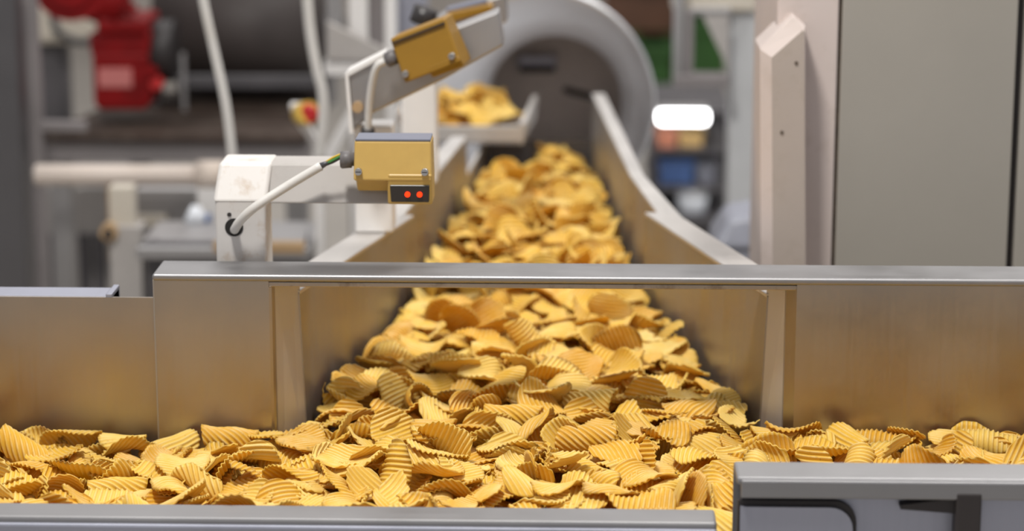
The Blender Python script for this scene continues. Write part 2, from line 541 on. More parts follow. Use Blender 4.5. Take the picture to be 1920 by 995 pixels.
# ------------------------------------------------------------------ seasoning drum
DY = 1.72
c_out = P(1012, 196, DY)
sc = FPX / (c_out - CAM).dot(_f)
R_out = 217 / sc
c_in = P(1040, 192, DY + 0.10)
sc2 = FPX / (c_in - CAM).dot(_f)
R_in = 126 / sc2
drum = thing('tumble_drum', 'large round stainless tumble drum at the head of the trough', 'drum', (c_out.x, DY + 0.5, FLOOR_Z))
ax = Vector((0.0, 1.0, 0.0))
shell = [(c_out + Vector((0.0, 0.70, -0.05)), R_out * 0.72), (c_out + Vector((0, 0.03, 0)), R_out * 1.0), (c_out + Vector((0, 0.01, 0)), R_out * 1.0)]
MB().loft_circles(shell, 72).build('shell', 'steel_drum', drum)
rim = [(c_out + Vector((0, 0.03, 0)), R_out * 1.0), (c_out + Vector((0, 0.008, 0)), R_out * 1.005), (c_out, R_out * 0.985),
       (c_out * 0.75 + c_in * 0.25 + Vector((0, -0.012, 0)), R_out * 0.87 + R_in * 0.12), (c_out * 0.3 + c_in * 0.7, R_out * 0.42 + R_in * 0.58),
       (c_in, R_in), (c_in + Vector((0, 0.012, 0)), R_in * 0.995)]
MB().loft_circles(rim, 72).build('rim', 'steel_drum', drum)
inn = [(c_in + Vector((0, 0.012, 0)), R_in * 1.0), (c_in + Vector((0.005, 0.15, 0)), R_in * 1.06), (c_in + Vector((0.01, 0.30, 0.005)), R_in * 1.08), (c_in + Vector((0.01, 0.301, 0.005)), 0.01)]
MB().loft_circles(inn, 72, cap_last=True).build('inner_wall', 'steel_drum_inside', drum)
wl = MB().pbox(970, 104, 1044, 124, DY + 0.385, 0.01, 0.003).build('window_slot', 'steel_blue', drum)
MB().pbox(974, 124, 1040, 136, DY + 0.38, 0.02, 0.003).build('slot_sill', 'gap_dark', drum)
a = P(1060, 168, DY + 0.30)
b = P(1125, 186, DY + 0.22)
MB().tube([a, b], 0.007, 8).build('flight_bar', 'gap_dark', drum)
for s in (-1, 1):
    leg(c_out.x + s * 0.13, DY + 0.25, c_out.z - R_out * 0.80, drum, 0.06)

# ------------------------------------------------------------------ side tray delivering chips from the other side
TY = 1.42
tr = thing('side_tray', 'short stainless side tray tipping pale chips into the trough', 'tray', (P(860, 240, TY).x, TY + 0.15, FLOOR_Z))
za = P(915, 265, TY).z
zb_ = P(915, 236, TY).z
xa, xb = PXL(858, 250, TY), PXL(974, 250, TY)
TRAY = (xa - 0.10, xb, TY + 0.006, TY + 0.25, za + 0.004)
MB().box((xa - 0.10, TY, za), (xb, TY + 0.004, zb_), 0.001).build('front_lip', 'steel_flange', tr)
MB().box((xa - 0.10, TY, za - 0.004), (xb, TY + 0.26, za)).build('tray_floor', 'steel_grey', tr)
MB().hexa([(xb, TY, za - 0.004), (xb + 0.005, TY, za - 0.004), (xb + 0.022, TY + 0.26, za - 0.004), (xb + 0.017, TY + 0.26, za - 0.004),
           (xb, TY, zb_ + 0.005), (xb + 0.009, TY, zb_ + 0.005), (xb + 0.026, TY + 0.26, zb_ + 0.012), (xb + 0.017, TY + 0.26, zb_ + 0.012)]).build('side_wall', 'steel_flange', tr)
MB().box((xa - 0.104, TY, za - 0.004), (xa - 0.10, TY + 0.26, zb_ + 0.02)).build('side_wall', 'steel_flange', tr)
leg(xa - 0.06, TY + 0.05, za - 0.004, tr, 0.03)
leg(xa - 0.06, TY + 0.22, za - 0.004, tr, 0.03)

# ------------------------------------------------------------------ sensors on their posts
def sensor_local(name, label, loc, rot, w, h, d, window, mat, capmat, parent_group, low=0.44):
    """photoelectric sensor built round its front face centre: x right, z up, y back"""
    t = thing(name, label, 'sensor', loc, parent_group)
    t.rotation_euler = rot
    ly = -0.004

    def add(mb, n, m, par=t):
        me = bpy.data.meshes.new(n)
        mb.bm.to_mesh(me)
        mb.bm.free()
        me.materials.append(MATS[m])
        ob = bpy.data.objects.new(n, me)
        COL.objects.link(ob)
        ob.parent = par
        return ob
    hw, hh = w / 2, h / 2
    zs = -hh + low * h          # level where the two lower blocks start
    xm = -hw + 0.43 * w
    m = MB()
    # upper block, its face leaning back a little
    m.hexa([(-hw, 0.0, zs - 0.004), (hw, 0.0, zs - 0.004), (hw, d, zs - 0.004), (-hw, d, zs - 0.004),
            (-hw + 0.001, 0.010, hh), (hw - 0.001, 0.010, hh), (hw - 0.001, d, hh), (-hw + 0.001, d, hh)], 0.0028, 3)
    # lower block with the lens
    m.hexa([(xm, 0.006, -hh), (hw, 0.006, -hh), (hw, d, -hh), (xm, d, -hh),
            (xm, 0.0, zs + 0.004), (hw, 0.0, zs + 0.004), (hw, d, zs + 0.004), (xm, d, zs + 0.004)], 0.0026, 3)
    # lower block set back
    m.hexa([(-hw + 0.002, 0.026, -hh + (0.16 if low > 0.3 else 0.10) * h), (xm + 0.004, 0.026, -hh + (0.16 if low > 0.3 else 0.10) * h), (xm + 0.004, d, -hh + (0.16 if low > 0.3 else 0.10) * h), (-hw + 0.002, d, -hh + (0.16 if low > 0.3 else 0.10) * h),
            (-hw + 0.001, 0.006, zs + 0.004), (xm + 0.004, 0.006, zs + 0.004), (xm + 0.004, d, zs + 0.004), (-hw + 0.001, d, zs + 0.004)], 0.002, 2)
    hs = add(m, 'housing', mat)
    m = MB()
    m.box((-hw + 0.002, 0.0098, hh - 0.001), (hw - 0.002, d + 0.001, hh + 0.0018), 0.0008, 2)
    if capmat:
        add(m, 'lid', capmat)
    else:
        m.bm.free()
        add(MB().box((-hw + 0.003, 0.0055, hh - 0.0065), (hw - 0.003, 0.012, hh - 0.0045)), 'groove', 'gap_dark')
    for sx in (-hw + 0.006, hw - 0.008):
        zc_ = zs + 0.007
        s = MB().tube([(sx, 0.004, zc_), (sx, ly, zc_)], 0.0040, 12)
        so = add(s, 'screw', 'steel_screw')
        add(MB().box((sx - 0.003, ly - 0.0003, zc_ - 0.0005), (sx + 0.003, ly + 0.001, zc_ + 0.0005)), 'screw_slot', 'gap_dark', so)
    if window:
        zw = -hh + 0.32 * h
        m = MB()
        m.hexa([(xm + 0.004, 0.0030, -hh + 0.0035), (hw - 0.004, 0.0030, -hh + 0.0035), (hw - 0.004, 0.012, -hh + 0.0035), (xm + 0.004, 0.012, -hh + 0.0035),
                (xm + 0.003, 0.0008, zw), (hw - 0.003, 0.0008, zw), (hw - 0.003, 0.012, zw), (xm + 0.003, 0.012, zw)], 0.0006, 1)
        lens = add(m, 'lens_window', 'black_plastic')
        for fx in (0.45, 0.72):
            lx = lerp(xm, hw, fx)
            zl = -hh + 0.175 * h
            add(MB().tube([(lx, 0.006, zl), (lx, 0.0002, zl)], 0.0031, 16), 'indicator_light', 'led_red', lens)
    gx = -hw
    add(MB().tube([(gx + 0.003, 0.018, hh - 0.023), (gx - 0.003, 0.018, hh - 0.023), (gx - 0.004, 0.018, hh - 0.023), (gx - 0.015, 0.018, hh - 0.024), (gx - 0.016, 0.018, hh - 0.024)], 0.008, 14,
                  radii=[0.0078, 0.0078, 0.0098, 0.0098, 0.0085]), 'cable_gland', 'gland_grey')
    return t


# post and arm of the first sensor
YP = 0.085
stand = thing('sensor_post', 'white painted square post with mitred arm holding the sensor', 'post', (PXL(450, 430, YP), YP + 0.03, FLOOR_Z))
px0, px1 = PXL(404, 430, YP), PXL(499, 430, YP)
ztop = P(450, 379, YP).z
MB().box((px0, YP, FLOOR_Z), (px1, YP + 0.055, ztop + 0.004), 0.004, 3).build('upright', 'white_paint', stand)
# the mitred head: its face leans back
fz1 = P(450, 304, YP + 0.026).z
hx0, hx1 = PXL(402, 375, YP), PXL(506, 340, YP)
def leaning(x0, x1, xt0, xt1, yb, yt, zb, zt, depth, bev):
    return MB().hexa([(x0, yb, zb), (x1, yb, zb), (x1, yb + depth, zb), (x0, yb + depth, zb),
                      (xt0, yt, zt), (xt1, yt, zt), (xt1, yt + depth, zt), (xt0, yt + depth, zt)], bev, 3)
leaning(px0 - 0.002, hx1 - 0.004, PXL(411, 304, YP + 0.026), hx1, YP - 0.002, YP + 0.024, ztop, fz1, 0.055, 0.004).build('mitre_head', 'white_paint', stand)
zar = P(650, 381, YP + 0.01).z
leaning(hx1 - 0.010, PXL(790, 380, YP), hx1 - 0.010, PXL(790, 310, YP), YP + 0.006, YP + 0.028, zar, fz1 - 0.001, 0.048, 0.003).build('arm', 'grey_paint', stand)
hc = P(439, 426, YP)
MB().tube([hc + Vector((0, 0.010, 0)), hc + Vector((0, -0.0006, 0))], 0.0105, 24).build('cable_hole', 'hole_black', stand)
MB().tube([P(430, 402, YP) + Vector((0, 0.005, 0)), P(430, 402, YP) + Vector((0, -0.001, 0))], 0.0025, 10).build('rivet', 'gap_dark', stand)

SY = 0.060
sc_ = P(736, 326, SY)
sensor_local('photo_sensor', 'yellow photoelectric sensor showing two red lights on white post', sc_, (math.radians(0), 0, math.radians(0)), 0.0885, 0.0725, 0.05, True, 'sensor_yellow', 'sensor_cap', 'photoelectric sensors over the trough')
cb = thing('sensor_cable', 'white cable looping from post hole to the lit sensor', 'cable', hc)
path = smooth_path([hc + Vector((0.0, 0.02, -0.003)), P(440, 430, YP - 0.008), P(452, 412, YP - 0.02), P(480, 387, YP - 0.024), P(540, 348, YP - 0.012), P(602, 311, YP - 0.006)], 40)
MB().tube(path, 0.0052, 12).build('sheath', 'cable_white', cb)
e = P(600, 312, YP - 0.006)
g = P(642, 291, SY + 0.018)
for k, (mt, off) in enumerate((('wire_yellow', (0, 0, 0.0020)), ('wire_green', (0, -0.001, 0.0)), ('wire_grey', (0, 0.001, -0.002)))):
    MB().tube(smooth_path([e, e.lerp(g, 0.5) + Vector(off) * 1.3, g + Vector(off)], 10), 0.0014, 8).build('wire', mt, cb)
MB().tube([e.lerp(g, -0.02), e.lerp(g, 0.42)], 0.0026, 8, radii=[0.0042, 0.0022]).build('sleeve', 'wire_grey', cb)

# second post, bracket and sensor behind
Y2 = 0.42
st2 = thing('sensor_bracket', 'white post with slanted grey bracket behind the lit sensor', 'post', (PXL(700, 400, Y2), Y2 + 0.06, 0.122))
fz2 = lerp(NL0.z, NL1.z, (Y2 + 0.03 - NEAR0) / (NEAR1 - NEAR0)) + 0.0035
MB().box((PXL(664, 330, Y2 + 0.03), Y2 + 0.03, fz2), (PXL(736, 330, Y2 + 0.03), Y2 + 0.08, P(700, 235, Y2 + 0.03).z), 0.003).build('upright', 'white_clean', st2)
MB().prism([P(651, 141, Y2), P(722, 104, Y2), P(935, 20, Y2), P(945, 85, Y2), P(830, 150, Y2), P(700, 212, Y2), P(662, 246, Y2)], (0, 0.045, 0), 0.003, 2).build('bracket_plate', 'steel_grey', st2)
MB().prism([P(647, 139, Y2 - 0.004), P(653, 139, Y2 - 0.004), P(663, 250, Y2 - 0.004), P(655, 250, Y2 - 0.004)], (0, 0.05, 0)).build('bracket_edge', 'white_clean', st2)
MB().prism([P(649, 136, Y2 - 0.004), P(722, 99, Y2 - 0.004), P(722, 106, Y2 - 0.004), P(651, 144, Y2 - 0.004)], (0, 0.05, 0)).build('bracket_edge', 'white_clean', st2)
bc = P(671, 200, Y2)
MB().tube([bc + Vector((0, 0.01, 0)), bc + Vector((0, -0.006, 0))], 0.007, 16).build('bolt', 'cardboard', st2)
s2 = P(797, 101, Y2 - 0.055)
sensor_local('photo_sensor', 'tilted shaded yellow photoelectric sensor without lights on slanted bracket', s2, (math.radians(3), math.radians(-22), math.radians(-11)), 0.078, 0.064, 0.05, False, 'sensor_yellow_shaded', None, 'photoelectric sensors over the trough', 0.17)
c2 = thing('sensor_cable', 'thin white cable hanging below the tilted yellow sensor', 'cable', P(690, 250, Y2 - 0.03))
MB().tube(smooth_path([P(722, 114, Y2 - 0.03), P(705, 128, Y2 - 0.03), P(694, 180, Y2 - 0.02), P(689, 250, Y2 - 0.01)], 24), 0.0048, 10).build('sheath', 'cable_white', c2)
MB().tube([P(690, 242, Y2 - 0.012), P(688, 256, Y2 - 0.01), P(688, 262, Y2 - 0.01)], 0.009, 12).build('grommet', 'black_plastic', c2)
# further post behind, with the strip sensor
Y3 = 0.80
st3 = thing('sensor_bracket', 'pale square post carrying the thin amber strip sensor', 'post', (PXL(785, 250, Y3), Y3 + 0.04, 0.12))
fz3 = lerp(FL0.z, FL1.z, (Y3 - FAR0) / (1.21 - FAR0)) + 0.005
MB().box((PXL(752, 240, Y3), Y3, fz3), (PXL(818, 240, Y3), Y3 + 0.05, P(785, 150, Y3).z), 0.003).build('upright', 'white_clean', st3)
MB().prism([P(735, 80, Y3), P(840, 20, Y3), P(950, -12, Y3), P(952, 40, Y3), P(820, 100, Y3), P(760, 160, Y3)], (0, 0.04, 0), 0.003).build('bracket_arm', 'steel_grey', st3)
t3 = thing('photo_sensor', 'thin amber strip sensor seen edge-on behind the tilted one', 'sensor', P(880, 25, Y3 - 0.04), 'photoelectric sensors over the trough')
MB().prism([P(836, 24, Y3 - 0.04), P(915, 7, Y3 - 0.04), P(926, 14, Y3 - 0.04), P(922, 21, Y3 - 0.04), P(845, 43, Y3 - 0.04)], (0, 0.04, 0), 0.003).build('housing', 'sensor_yellow_shaded', t3)
MB().prism([P(836, 17, Y3 - 0.035), P(912, -2, Y3 - 0.035), P(915, 7, Y3 - 0.035), P(838, 25, Y3 - 0.035)], (0, 0.03, 0), 0.002).build('lid', 'sensor_cap', t3)
MB().tube([P(800, 15, Y3 - 0.02), P(790, 45, Y3 - 0.02)], 0.018, 12).build('cable_gland', 'black_plastic', t3)

# ------------------------------------------------------------------ cabinet on the right
YC = 0.42
cab = thing('control_cabinet', 'tall machine cabinet with beige frame and smooth grey panels', 'cabinet', (PXL(1680, 400, YC), YC + 0.2, FLOOR_Z))
ztopc = P(1700, -40, YC).z
xc = [PXL(v, 250, YC) for v in (1452, 1566, 1573, 1899, 1912, 2010)]
MB().box((xc[0], YC, FLOOR_Z), (xc[1], YC + 0.40, ztopc), 0.002).build('frame_post', 'cabinet_beige', cab)
MB().box((xc[1], YC + 0.006, FLOOR_Z), (xc[2], YC + 0.40, ztopc)).build('seam', 'seam_brown', cab)
MB().box((xc[2], YC + 0.002, FLOOR_Z), (xc[3], YC + 0.40, ztopc), 0.0015).build('panel', 'panel_grey', cab)
MB().box((xc[3], YC + 0.012, FLOOR_Z), (xc[4], YC + 0.40, ztopc)).build('door_gap', 'gap_dark', cab)
MB().box((xc[4], YC + 0.002, FLOOR_Z), (xc[5], YC + 0.40, ztopc), 0.0015).build('panel', 'panel_grey', cab)
outer = [P(1425, 92, YC - 0.04), P(1489, 30, YC - 0.04), P(1510, 48, YC - 0.04), P(1512, 520, YC - 0.04), P(1427, 520, YC - 0.04)]
inner = [P(1447, 108, YC - 0.055), P(1506, 56, YC - 0.055), P(1508, 62, YC - 0.055), P(1510, 519, YC - 0.055), P(1449, 519, YC - 0.055)]
bx = MB().prism(outer, (0, 0.09, 0), 0.001, 1).build('gusset_box', 'cabinet_beige', cab)
bm_ = bmesh.new()
v0 = [bm_.verts.new(p) for p in outer]
v1 = [bm_.verts.new(p + Vector((0, 0.002, 0))) for p in inner]
for i in range(5):
    bm_.faces.new((v0[i], v0[(i + 1) % 5], v1[(i + 1) % 5], v1[i]))
m = MB()
m._merge(bm_)
m.build('chamfer_border', 'cabinet_beige', bx)
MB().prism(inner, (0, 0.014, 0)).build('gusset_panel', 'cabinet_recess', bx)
for (qx, qy) in ((1466, 248), (1493, 118)):
    c = P(qx, qy, YC - 0.055)
    MB().tube([c + Vector((0, 0.003, 0)), c + Vector((0, -0.0012, 0))], 0.0022, 10).build('rivet', 'seam_brown', bx)

# ------------------------------------------------------------------ background machinery, one side
RY = 2.35
tb = thing('machine_table', 'dark grimy machine table under the red gear motor', 'table', (PXL(320, 240, RY), RY + 0.2, FLOOR_Z))
zt = P(320, 252, RY - 0.10).z
xt0, xt1 = PXL(72, 250, RY - 0.1), PXL(575, 250, RY - 0.1)
MB().hexa([(xt0, RY - 0.10, zt - 0.016), (xt1, RY - 0.10, zt - 0.016), (xt1, RY + 0.48, zt - 0.016), (xt0 + 0.11, RY + 0.48, zt - 0.016),
           (xt0, RY - 0.10, zt), (xt1, RY - 0.10, zt), (xt1, RY + 0.48, zt), (xt0 + 0.11, RY + 0.48, zt)], 0.003).build('table_top', 'dark_table', tb)
MB().box((xt0, RY - 0.08, P(320, 304, RY - 0.08).z), (xt1, RY + 0.0, zt - 0.016)).build('apron_beam', 'beam_grey', tb)
for sx in (xt0 + 0.03, xt1 - 0.03):
    leg(sx, RY - 0.03, zt - 0.03, tb, 0.045)
    leg(sx + (0.1 if sx < -0.5 else 0), RY + 0.32, zt - 0.016, tb, 0.045)

gm = thing('gear_motor', 'red cast gear motor with pale nameplate on dark table', 'motor', (PXL(235, 200, RY + 0.05), RY + 0.1, zt))
def pt(x, y, d=0.0):
    return P(x, y, RY + d)
MB().prism([pt(172, 100), pt(278, 100), pt(283, 190), pt(272, 206), pt(186, 206), pt(176, 196)], (0, 0.12, 0), 0.006, 2).build('gear_case', 'motor_red', gm)
MB().prism([pt(166, 62), pt(282, 58), pt(280, 104), pt(168, 104)], (0, 0.13, 0), 0.008, 2).build('gear_case_neck', 'motor_red', gm)
MB().pbox(180, 34, 276, 64, RY - 0.012, 0.15, 0.008).build('mounting_flange', 'motor_red', gm)
cc = P(130, -34, RY - 0.02)
MB().tube([cc + Vector((0, 0.14, 0)), cc], 0.081, 40).build('motor_drum', 'motor_red', gm)
MB().tube([cc, cc + Vector((0, -0.012, 0))], 0.055, 40).build('end_cover', 'motor_red', gm)
MB().tube([P(130, -22, RY + 0.03), P(235, 15, RY + 0.03)], 0.05, 24).build('link_housing', 'motor_red', gm)
MB().pbox(184, 128, 247, 164, RY - 0.003, 0.005, 0.001).build('nameplate', 'plate_pink', gm)
MB().tube([P(285, 95, RY + 0.07), P(330, 95, RY + 0.07)], 0.065, 24).build('motor_body', 'motor_black', gm)
for (qx, qy) in ((190, 112), (262, 112), (262, 182)):
    q = P(qx, qy, RY)
    MB().tube([q, q + Vector((0, -0.005, 0))], 0.006, 10).build('bolt', 'motor_red', gm)
q = P(292, 157, RY)
MB().tube([q + Vector((0, 0.05, 0)), q], 0.013, 14).build('oil_plug', 'button_red', gm)
for (qx, qy) in ((283, 135), (243, 17)):
    q = P(qx, qy, RY - 0.012)
    MB().tube([q + Vector((0, 0.03, 0)), q], 0.011, 12).build('lug', 'motor_red', gm)

ro = thing('dark_roller', 'large dark steel roller beside the red gear motor', 'roller', (PXL(450, 70, RY + 0.2), RY + 0.25, FLOOR_Z))
rc0, rc1 = P(300, 52, RY + 0.32), P(612, 52, RY + 0.32)
MB().tube([rc0, Vector((rc1.x, rc0.y, rc0.z))], 0.118, 48).build('roller_body', 'dark_roller', ro)
MB().tube([rc0 + Vector((-0.03, 0, 0)), Vector((rc1.x + 0.04, rc0.y, rc0.z))], 0.03, 16).build('axle', 'steel_dark', ro)
for x_ in (rc0.x - 0.012, rc1.x + 0.012):
    MB().box((x_ - 0.009, rc0.y - 0.03, zt), (x_ + 0.009, rc0.y + 0.03, rc0.z + 0.02)).build('bearing_stand', 'steel_grey', ro)
MB().pbox(330, 142, 600, 166, RY + 0.05, 0.02, 0.002).build('scraper_bar', 'machine_dark', ro)
MB().box((rc0.x + 0.01, RY + 0.455, zt + 0.001), (rc1.x - 0.01, RY + 0.467, rc0.z)).build('dark_backing', 'dark_roller', ro)  # dark sheet added to darken the bright gap beneath the roller
MB().pbox(340, 100, 348, 208, RY + 0.03, 0.008).build('guide_rod', 'steel_grey', ro)

pp = thing('white_pipe', 'horizontal cream pipe with flanged end behind the post', 'pipe', P(240, 327, 1.74))
pa, pb = P(66, 327, 1.74), P(402, 327, 1.74)
pb = Vector((pb.x, pa.y, pa.z))
MB().tube([pa, pa + Vector((0.004, 0, 0)), pb], 0.0195, 24, radii=[0.017, 0.0195, 0.0195]).build('pipe_body', 'pipe_cream', pp)
MB().tube([pb + Vector((-0.03, 0, 0)), pb + Vector((0.02, 0, 0))], 0.028, 24).build('pipe_flange', 'pipe_cream', pp)
MB().box((pb.x - 0.03, pa.y - 0.02, FLOOR_Z), (pb.x + 0.01, pa.y + 0.02, pa.z - 0.02), 0.002).build('support', 'white_clean', pp)
MB().box((pa.x + 0.135, pa.y - 0.012, pa.z - 0.16), (pa.x + 0.15, pa.y + 0.012, pa.z - 0.018)).build('bracket', 'cardboard', pp)


def simple_post(name, label, x0, x1, ytop, Y, depth, mat, z0=FLOOR_Z, cap=None):
    t = thing(name, label, 'post', (PXL((x0 + x1) / 2, 250, Y), Y + depth / 2, z0))
    a, c = PXL(x0, 260, Y), PXL(x1, 260, Y)
    zt_ = P(x0, ytop, Y).z
    w = (c - a) * 0.12
    MB().box((a, Y, z0), (c, Y + depth, zt_), 0.003).build('upright', mat, t)
    MB().box((a - w, Y - 0.01, z0), (c + w, Y + depth + 0.01, z0 + 0.012), 0.002).build('base_plate', mat, t)
    return t


simple_post('steel_upright', 'thick dark steel upright at the edge of the machine bay', -30, 40, -60, 1.9, 0.06, 'steel_dark')
lad = thing('ladder_frame', 'thin grey ladder-like frame beside the thick dark upright', 'frame', (PXL(62, 250, 2.05), 2.07, FLOOR_Z))
a, c = PXL(52, 260, 2.05), PXL(78, 260, 2.05)
MB().box((a, 2.05, FLOOR_Z), (c, 2.08, P(60, -50, 2.05).z), 0.002).build('upright', 'beam_grey', lad)
for yy in (238, 470):
    MB().pbox(10, yy - 9, 160 if yy < 300 else 80, yy + 9, 2.052, 0.026, 0.002).build('rung', 'beam_grey', lad)

wc = thing('white_switch_box', 'off-white switch box hanging behind the red motor', 'box', (PXL(105, 50, 2.9), 2.95, P(105, 80, 2.9).z))
MB().pbox(38, 8, 172, 82, 2.9, 0.10, 0.006).build('enclosure', 'bench_cream', wc)
MB().pbox(48, 16, 162, 74, 2.893, 0.01, 0.003).build('door', 'bench_cream', wc)
MB().pbox(76, 82, 132, 400, 2.94, 0.04, 0.003).build('stand', 'machine_dark', wc)
MB().box((PXL(80, 400, 2.94), 2.945, FLOOR_Z), (PXL(128, 400, 2.94), 2.975, P(100, 395, 2.94).z)).build('stand_foot', 'machine_dark', wc)
MB().tube(smooth_path([P(98, 30, 2.86), P(112, 62, 2.84), P(150, 78, 2.84), P(176, 72, 2.86)], 16), 0.010, 8).build('conduit', 'black_plastic', wc)

# low machine bodies behind the cross conveyor
lm = thing('low_machine', 'low grey machine with sloped dark cover behind white post', 'machine', (PXL(450, 470, 1.5), 1.6, FLOOR_Z))
za_, zb2 = P(450, 488, 1.45).z, P(450, 462, 1.45).z
zc2 = P(450, 424, 1.66).z
x0, x1 = PXL(263, 470, 1.45), PXL(578, 470, 1.45)
MB().hexa([(x0, 1.45, zb2), (x1, 1.45, zb2), (x1 - 0.02, 1.66, zb2), (x0 + 0.05, 1.66, zb2),
           (x0, 1.45, zb2 + 0.004), (x1, 1.45, zb2 + 0.004), (x1 - 0.04, 1.64, zc2), (x0 + 0.06, 1.64, zc2)], 0.003).build('sloped_cover', 'machine_dark', lm)
MB().box((x0 - 0.004, 1.435, za_ + 0.004), (x1 + 0.004, 1.66, zb2 + 0.001), 0.003).build('cover_rim', 'steel_grey', lm)
MB().box((x0 + 0.01, 1.46, FLOOR_Z), (x1 - 0.01, 1.64, za_ + 0.004)).build('body', 'machine_dark', lm)
MB().pbox(400, 455, 570, 475, 1.43, 0.02, 0.002).build('label_strip', 'cardboard', lm)
wb = thing('white_hopper_leg', 'pale painted box column with rounded bearing by dark machine', 'column', (PXL(235, 480, 1.55), 1.58, FLOOR_Z))
MB().box((PXL(206, 480, 1.55), 1.55, FLOOR_Z), (PXL(266, 480, 1.55), 1.60, P(236, 424, 1.55).z), 0.003).build('column_body', 'grey_paint', wb)
MB().pbox(204, 350, 250, 426, 1.56, 0.04, 0.004).build('cap_block', 'bench_cream', wb)
q = P(203, 437, 1.54)
MB().tube([q + Vector((0, 0.05, 0)), q], 0.016, 16).build('bearing', 'cardboard', wb)
MB().tube([q, q + Vector((0, -0.01, -0.0))], 0.008, 12).build('bearing_cap', 'gap_dark', wb)
ps = thing('tilted_guard', 'folded sheet metal guard leaning behind pale column', 'guard', (PXL(320, 410, 1.82), 1.85, FLOOR_Z))
MB().prism([P(255, 352, 1.82), P(390, 352, 1.82), P(386, 424, 1.82), P(222, 424, 1.82)], (0, 0.05, 0), 0.004).build('guard_plate', 'steel_grey', ps)
MB().pbox(225, 405, 310, 424, 1.80, 0.03, 0.003).build('guard_ledge', 'bench_cream', ps)
MB().box((PXL(300, 430, 1.83), 1.835, FLOOR_Z), (PXL(330, 430, 1.83), 1.86, P(300, 420, 1.83).z)).build('leg', 'steel_grey', ps)
bt = thing('plastic_bottle', 'small clear white plastic bottle lying on dark machine', 'bottle', P(365, 420, 1.66))
MB().tube([P(352, 400, 1.65), P(356, 402, 1.65), P(372, 406, 1.65), P(378, 408, 1.65), P(388, 411, 1.65)], 0.02, 16, radii=[0.016, 0.019, 0.019, 0.010, 0.009]).build('bottle_body', 'bottle_plastic', bt)
MB().tube([P(386, 410, 1.65), P(394, 412, 1.65)], 0.011, 12).build('cap', 'crate_blue', bt)
lb = thing('grey_locker', 'grey slatted equipment locker standing behind the ladder frame', 'locker', (PXL(130, 480, 2.6), 2.8, FLOOR_Z))
MB().pbox(85, 352, 208, 590, 2.6, 0.3, 0.004).build('locker_body', 'grey_paint', lb)
for k in range(4):
    MB().pbox(92 + 28 * k, 440, 114 + 28 * k, 560, 2.592, 0.012, 0.002).build('slat', 'machine_dark', lb)
MB().box((PXL(90, 580, 2.6), 2.61, FLOOR_Z), (PXL(204, 580, 2.6), 2.89, P(150, 585, 2.6).z)).build('plinth', 'machine_dark', lb)
crt = thing('cardboard_carton', 'small tan carton glimpsed behind the ladder frame rungs', 'carton', (PXL(60, 400, 3.0), 3.1, FLOOR_Z))
MB().pbox(28, 348, 128, 430, 3.3, 0.2, 0.003).build('carton_body', 'cardboard', crt)
MB().pbox(28, 385, 128, 392, 3.298, 0.003).build('tape', 'bench_cream', crt)
MB().box((PXL(28, 430, 3.3), 3.3, FLOOR_Z), (PXL(128, 430, 3.3), 3.5, P(60, 430, 3.3).z)).build('pallet_stack', 'grey_paint', crt)

# hanging cables
hcb = tag(MB().tube(smooth_path([P(376, -30, 1.1), P(385, 20, 1.1), P(405, 110, 1.1), P(424, 200, 1.1), P(436, 300, 1.1), P(440, 380, 1.1)], 40), 0.0075, 10).build('hanging_cable', 'cable_white'),
          'long pale cable hanging down behind the white post head', 'cable')
hcb2 = tag(MB().tube(smooth_path([P(574, -30, 1.3), P(582, 60, 1.3), P(594, 130, 1.3), P(604, 170, 1.3), P(606, 215, 1.3), P(600, 300, 1.3)], 40), 0.0085, 10).build('hanging_cable', 'cable_white'),
           'bent pale cable dropping to the red emergency button', 'cable')
# emergency stop and clear guards
es = thing('emergency_button', 'red emergency stop button on pale angled arm', 'button', P(560, 230, 1.5))
MB().tube([P(566, 214, 1.5), P(580, 211, 1.47)], 0.020, 20).build('button_collar', 'button_yellow', es)
q = P(577, 214, 1.47)
MB().tube([q + Vector((0, 0.02, 0)), q, q + Vector((0, -0.006, 0))], 0.017, 20, radii=[0.014, 0.018, 0.013]).build('button_head', 'button_red', es)
MB().prism([P(542, 196, 1.5), P(572, 196, 1.5), P(570, 222, 1.5), P(600, 272, 1.5), P(588, 276, 1.5), P(548, 222, 1.5)], (0, 0.03, 0), 0.002).build('mounting_arm', 'white_clean', es)
MB().box((PXL(588, 272, 1.5), 1.505, FLOOR_Z), (PXL(604, 272, 1.5), 1.525, P(595, 268, 1.5).z)).build('stem', 'white_clean', es)

mf = thing('machine_gantry', 'pale square-tube machine frame with slanted sheet guard', 'frame', (PXL(680, 150, 1.9), 1.95, FLOOR_Z))
for (a_, b_, mt_) in ((655, 690, 'white_clean'), (722, 742, 'white_clean')):
    MB().box((PXL(a_, 120, 1.9), 1.9, FLOOR_Z), (PXL(b_, 120, 1.9), 1.95, P(680, -60, 1.9).z), 0.003).build('upright', mt_, mf)
MB().pbox(690, -60, 722, 90, 1.93, 0.03).build('infill_panel', 'beam_grey', mf)
MB().prism([P(612, 40, 1.86), P(720, 92, 1.86), P(720, 115, 1.86), P(612, 112, 1.86)], (0, 0.02, 0), 0.002).build('slanted_guard', 'grey_paint', mf)
MB().pbox(608, 112, 735, 142, 1.87, 0.06, 0.003).build('cross_beam', 'white_clean', mf)
MB().prism([P(600, 300, 1.80), P(690, 140, 1.80), P(706, 146, 1.80), P(622, 304, 1.80)], (0, 0.03, 0), 0.002).build('diagonal_brace', 'white_clean', mf)
MB().pbox(742, -40, 800, 70, 2.0, 0.04).build('motor_guard', 'steel_blue', mf)
MB().pbox(612, -60, 640, 112, 2.0, 0.03).build('rear_plate', 'steel_grey', mf)

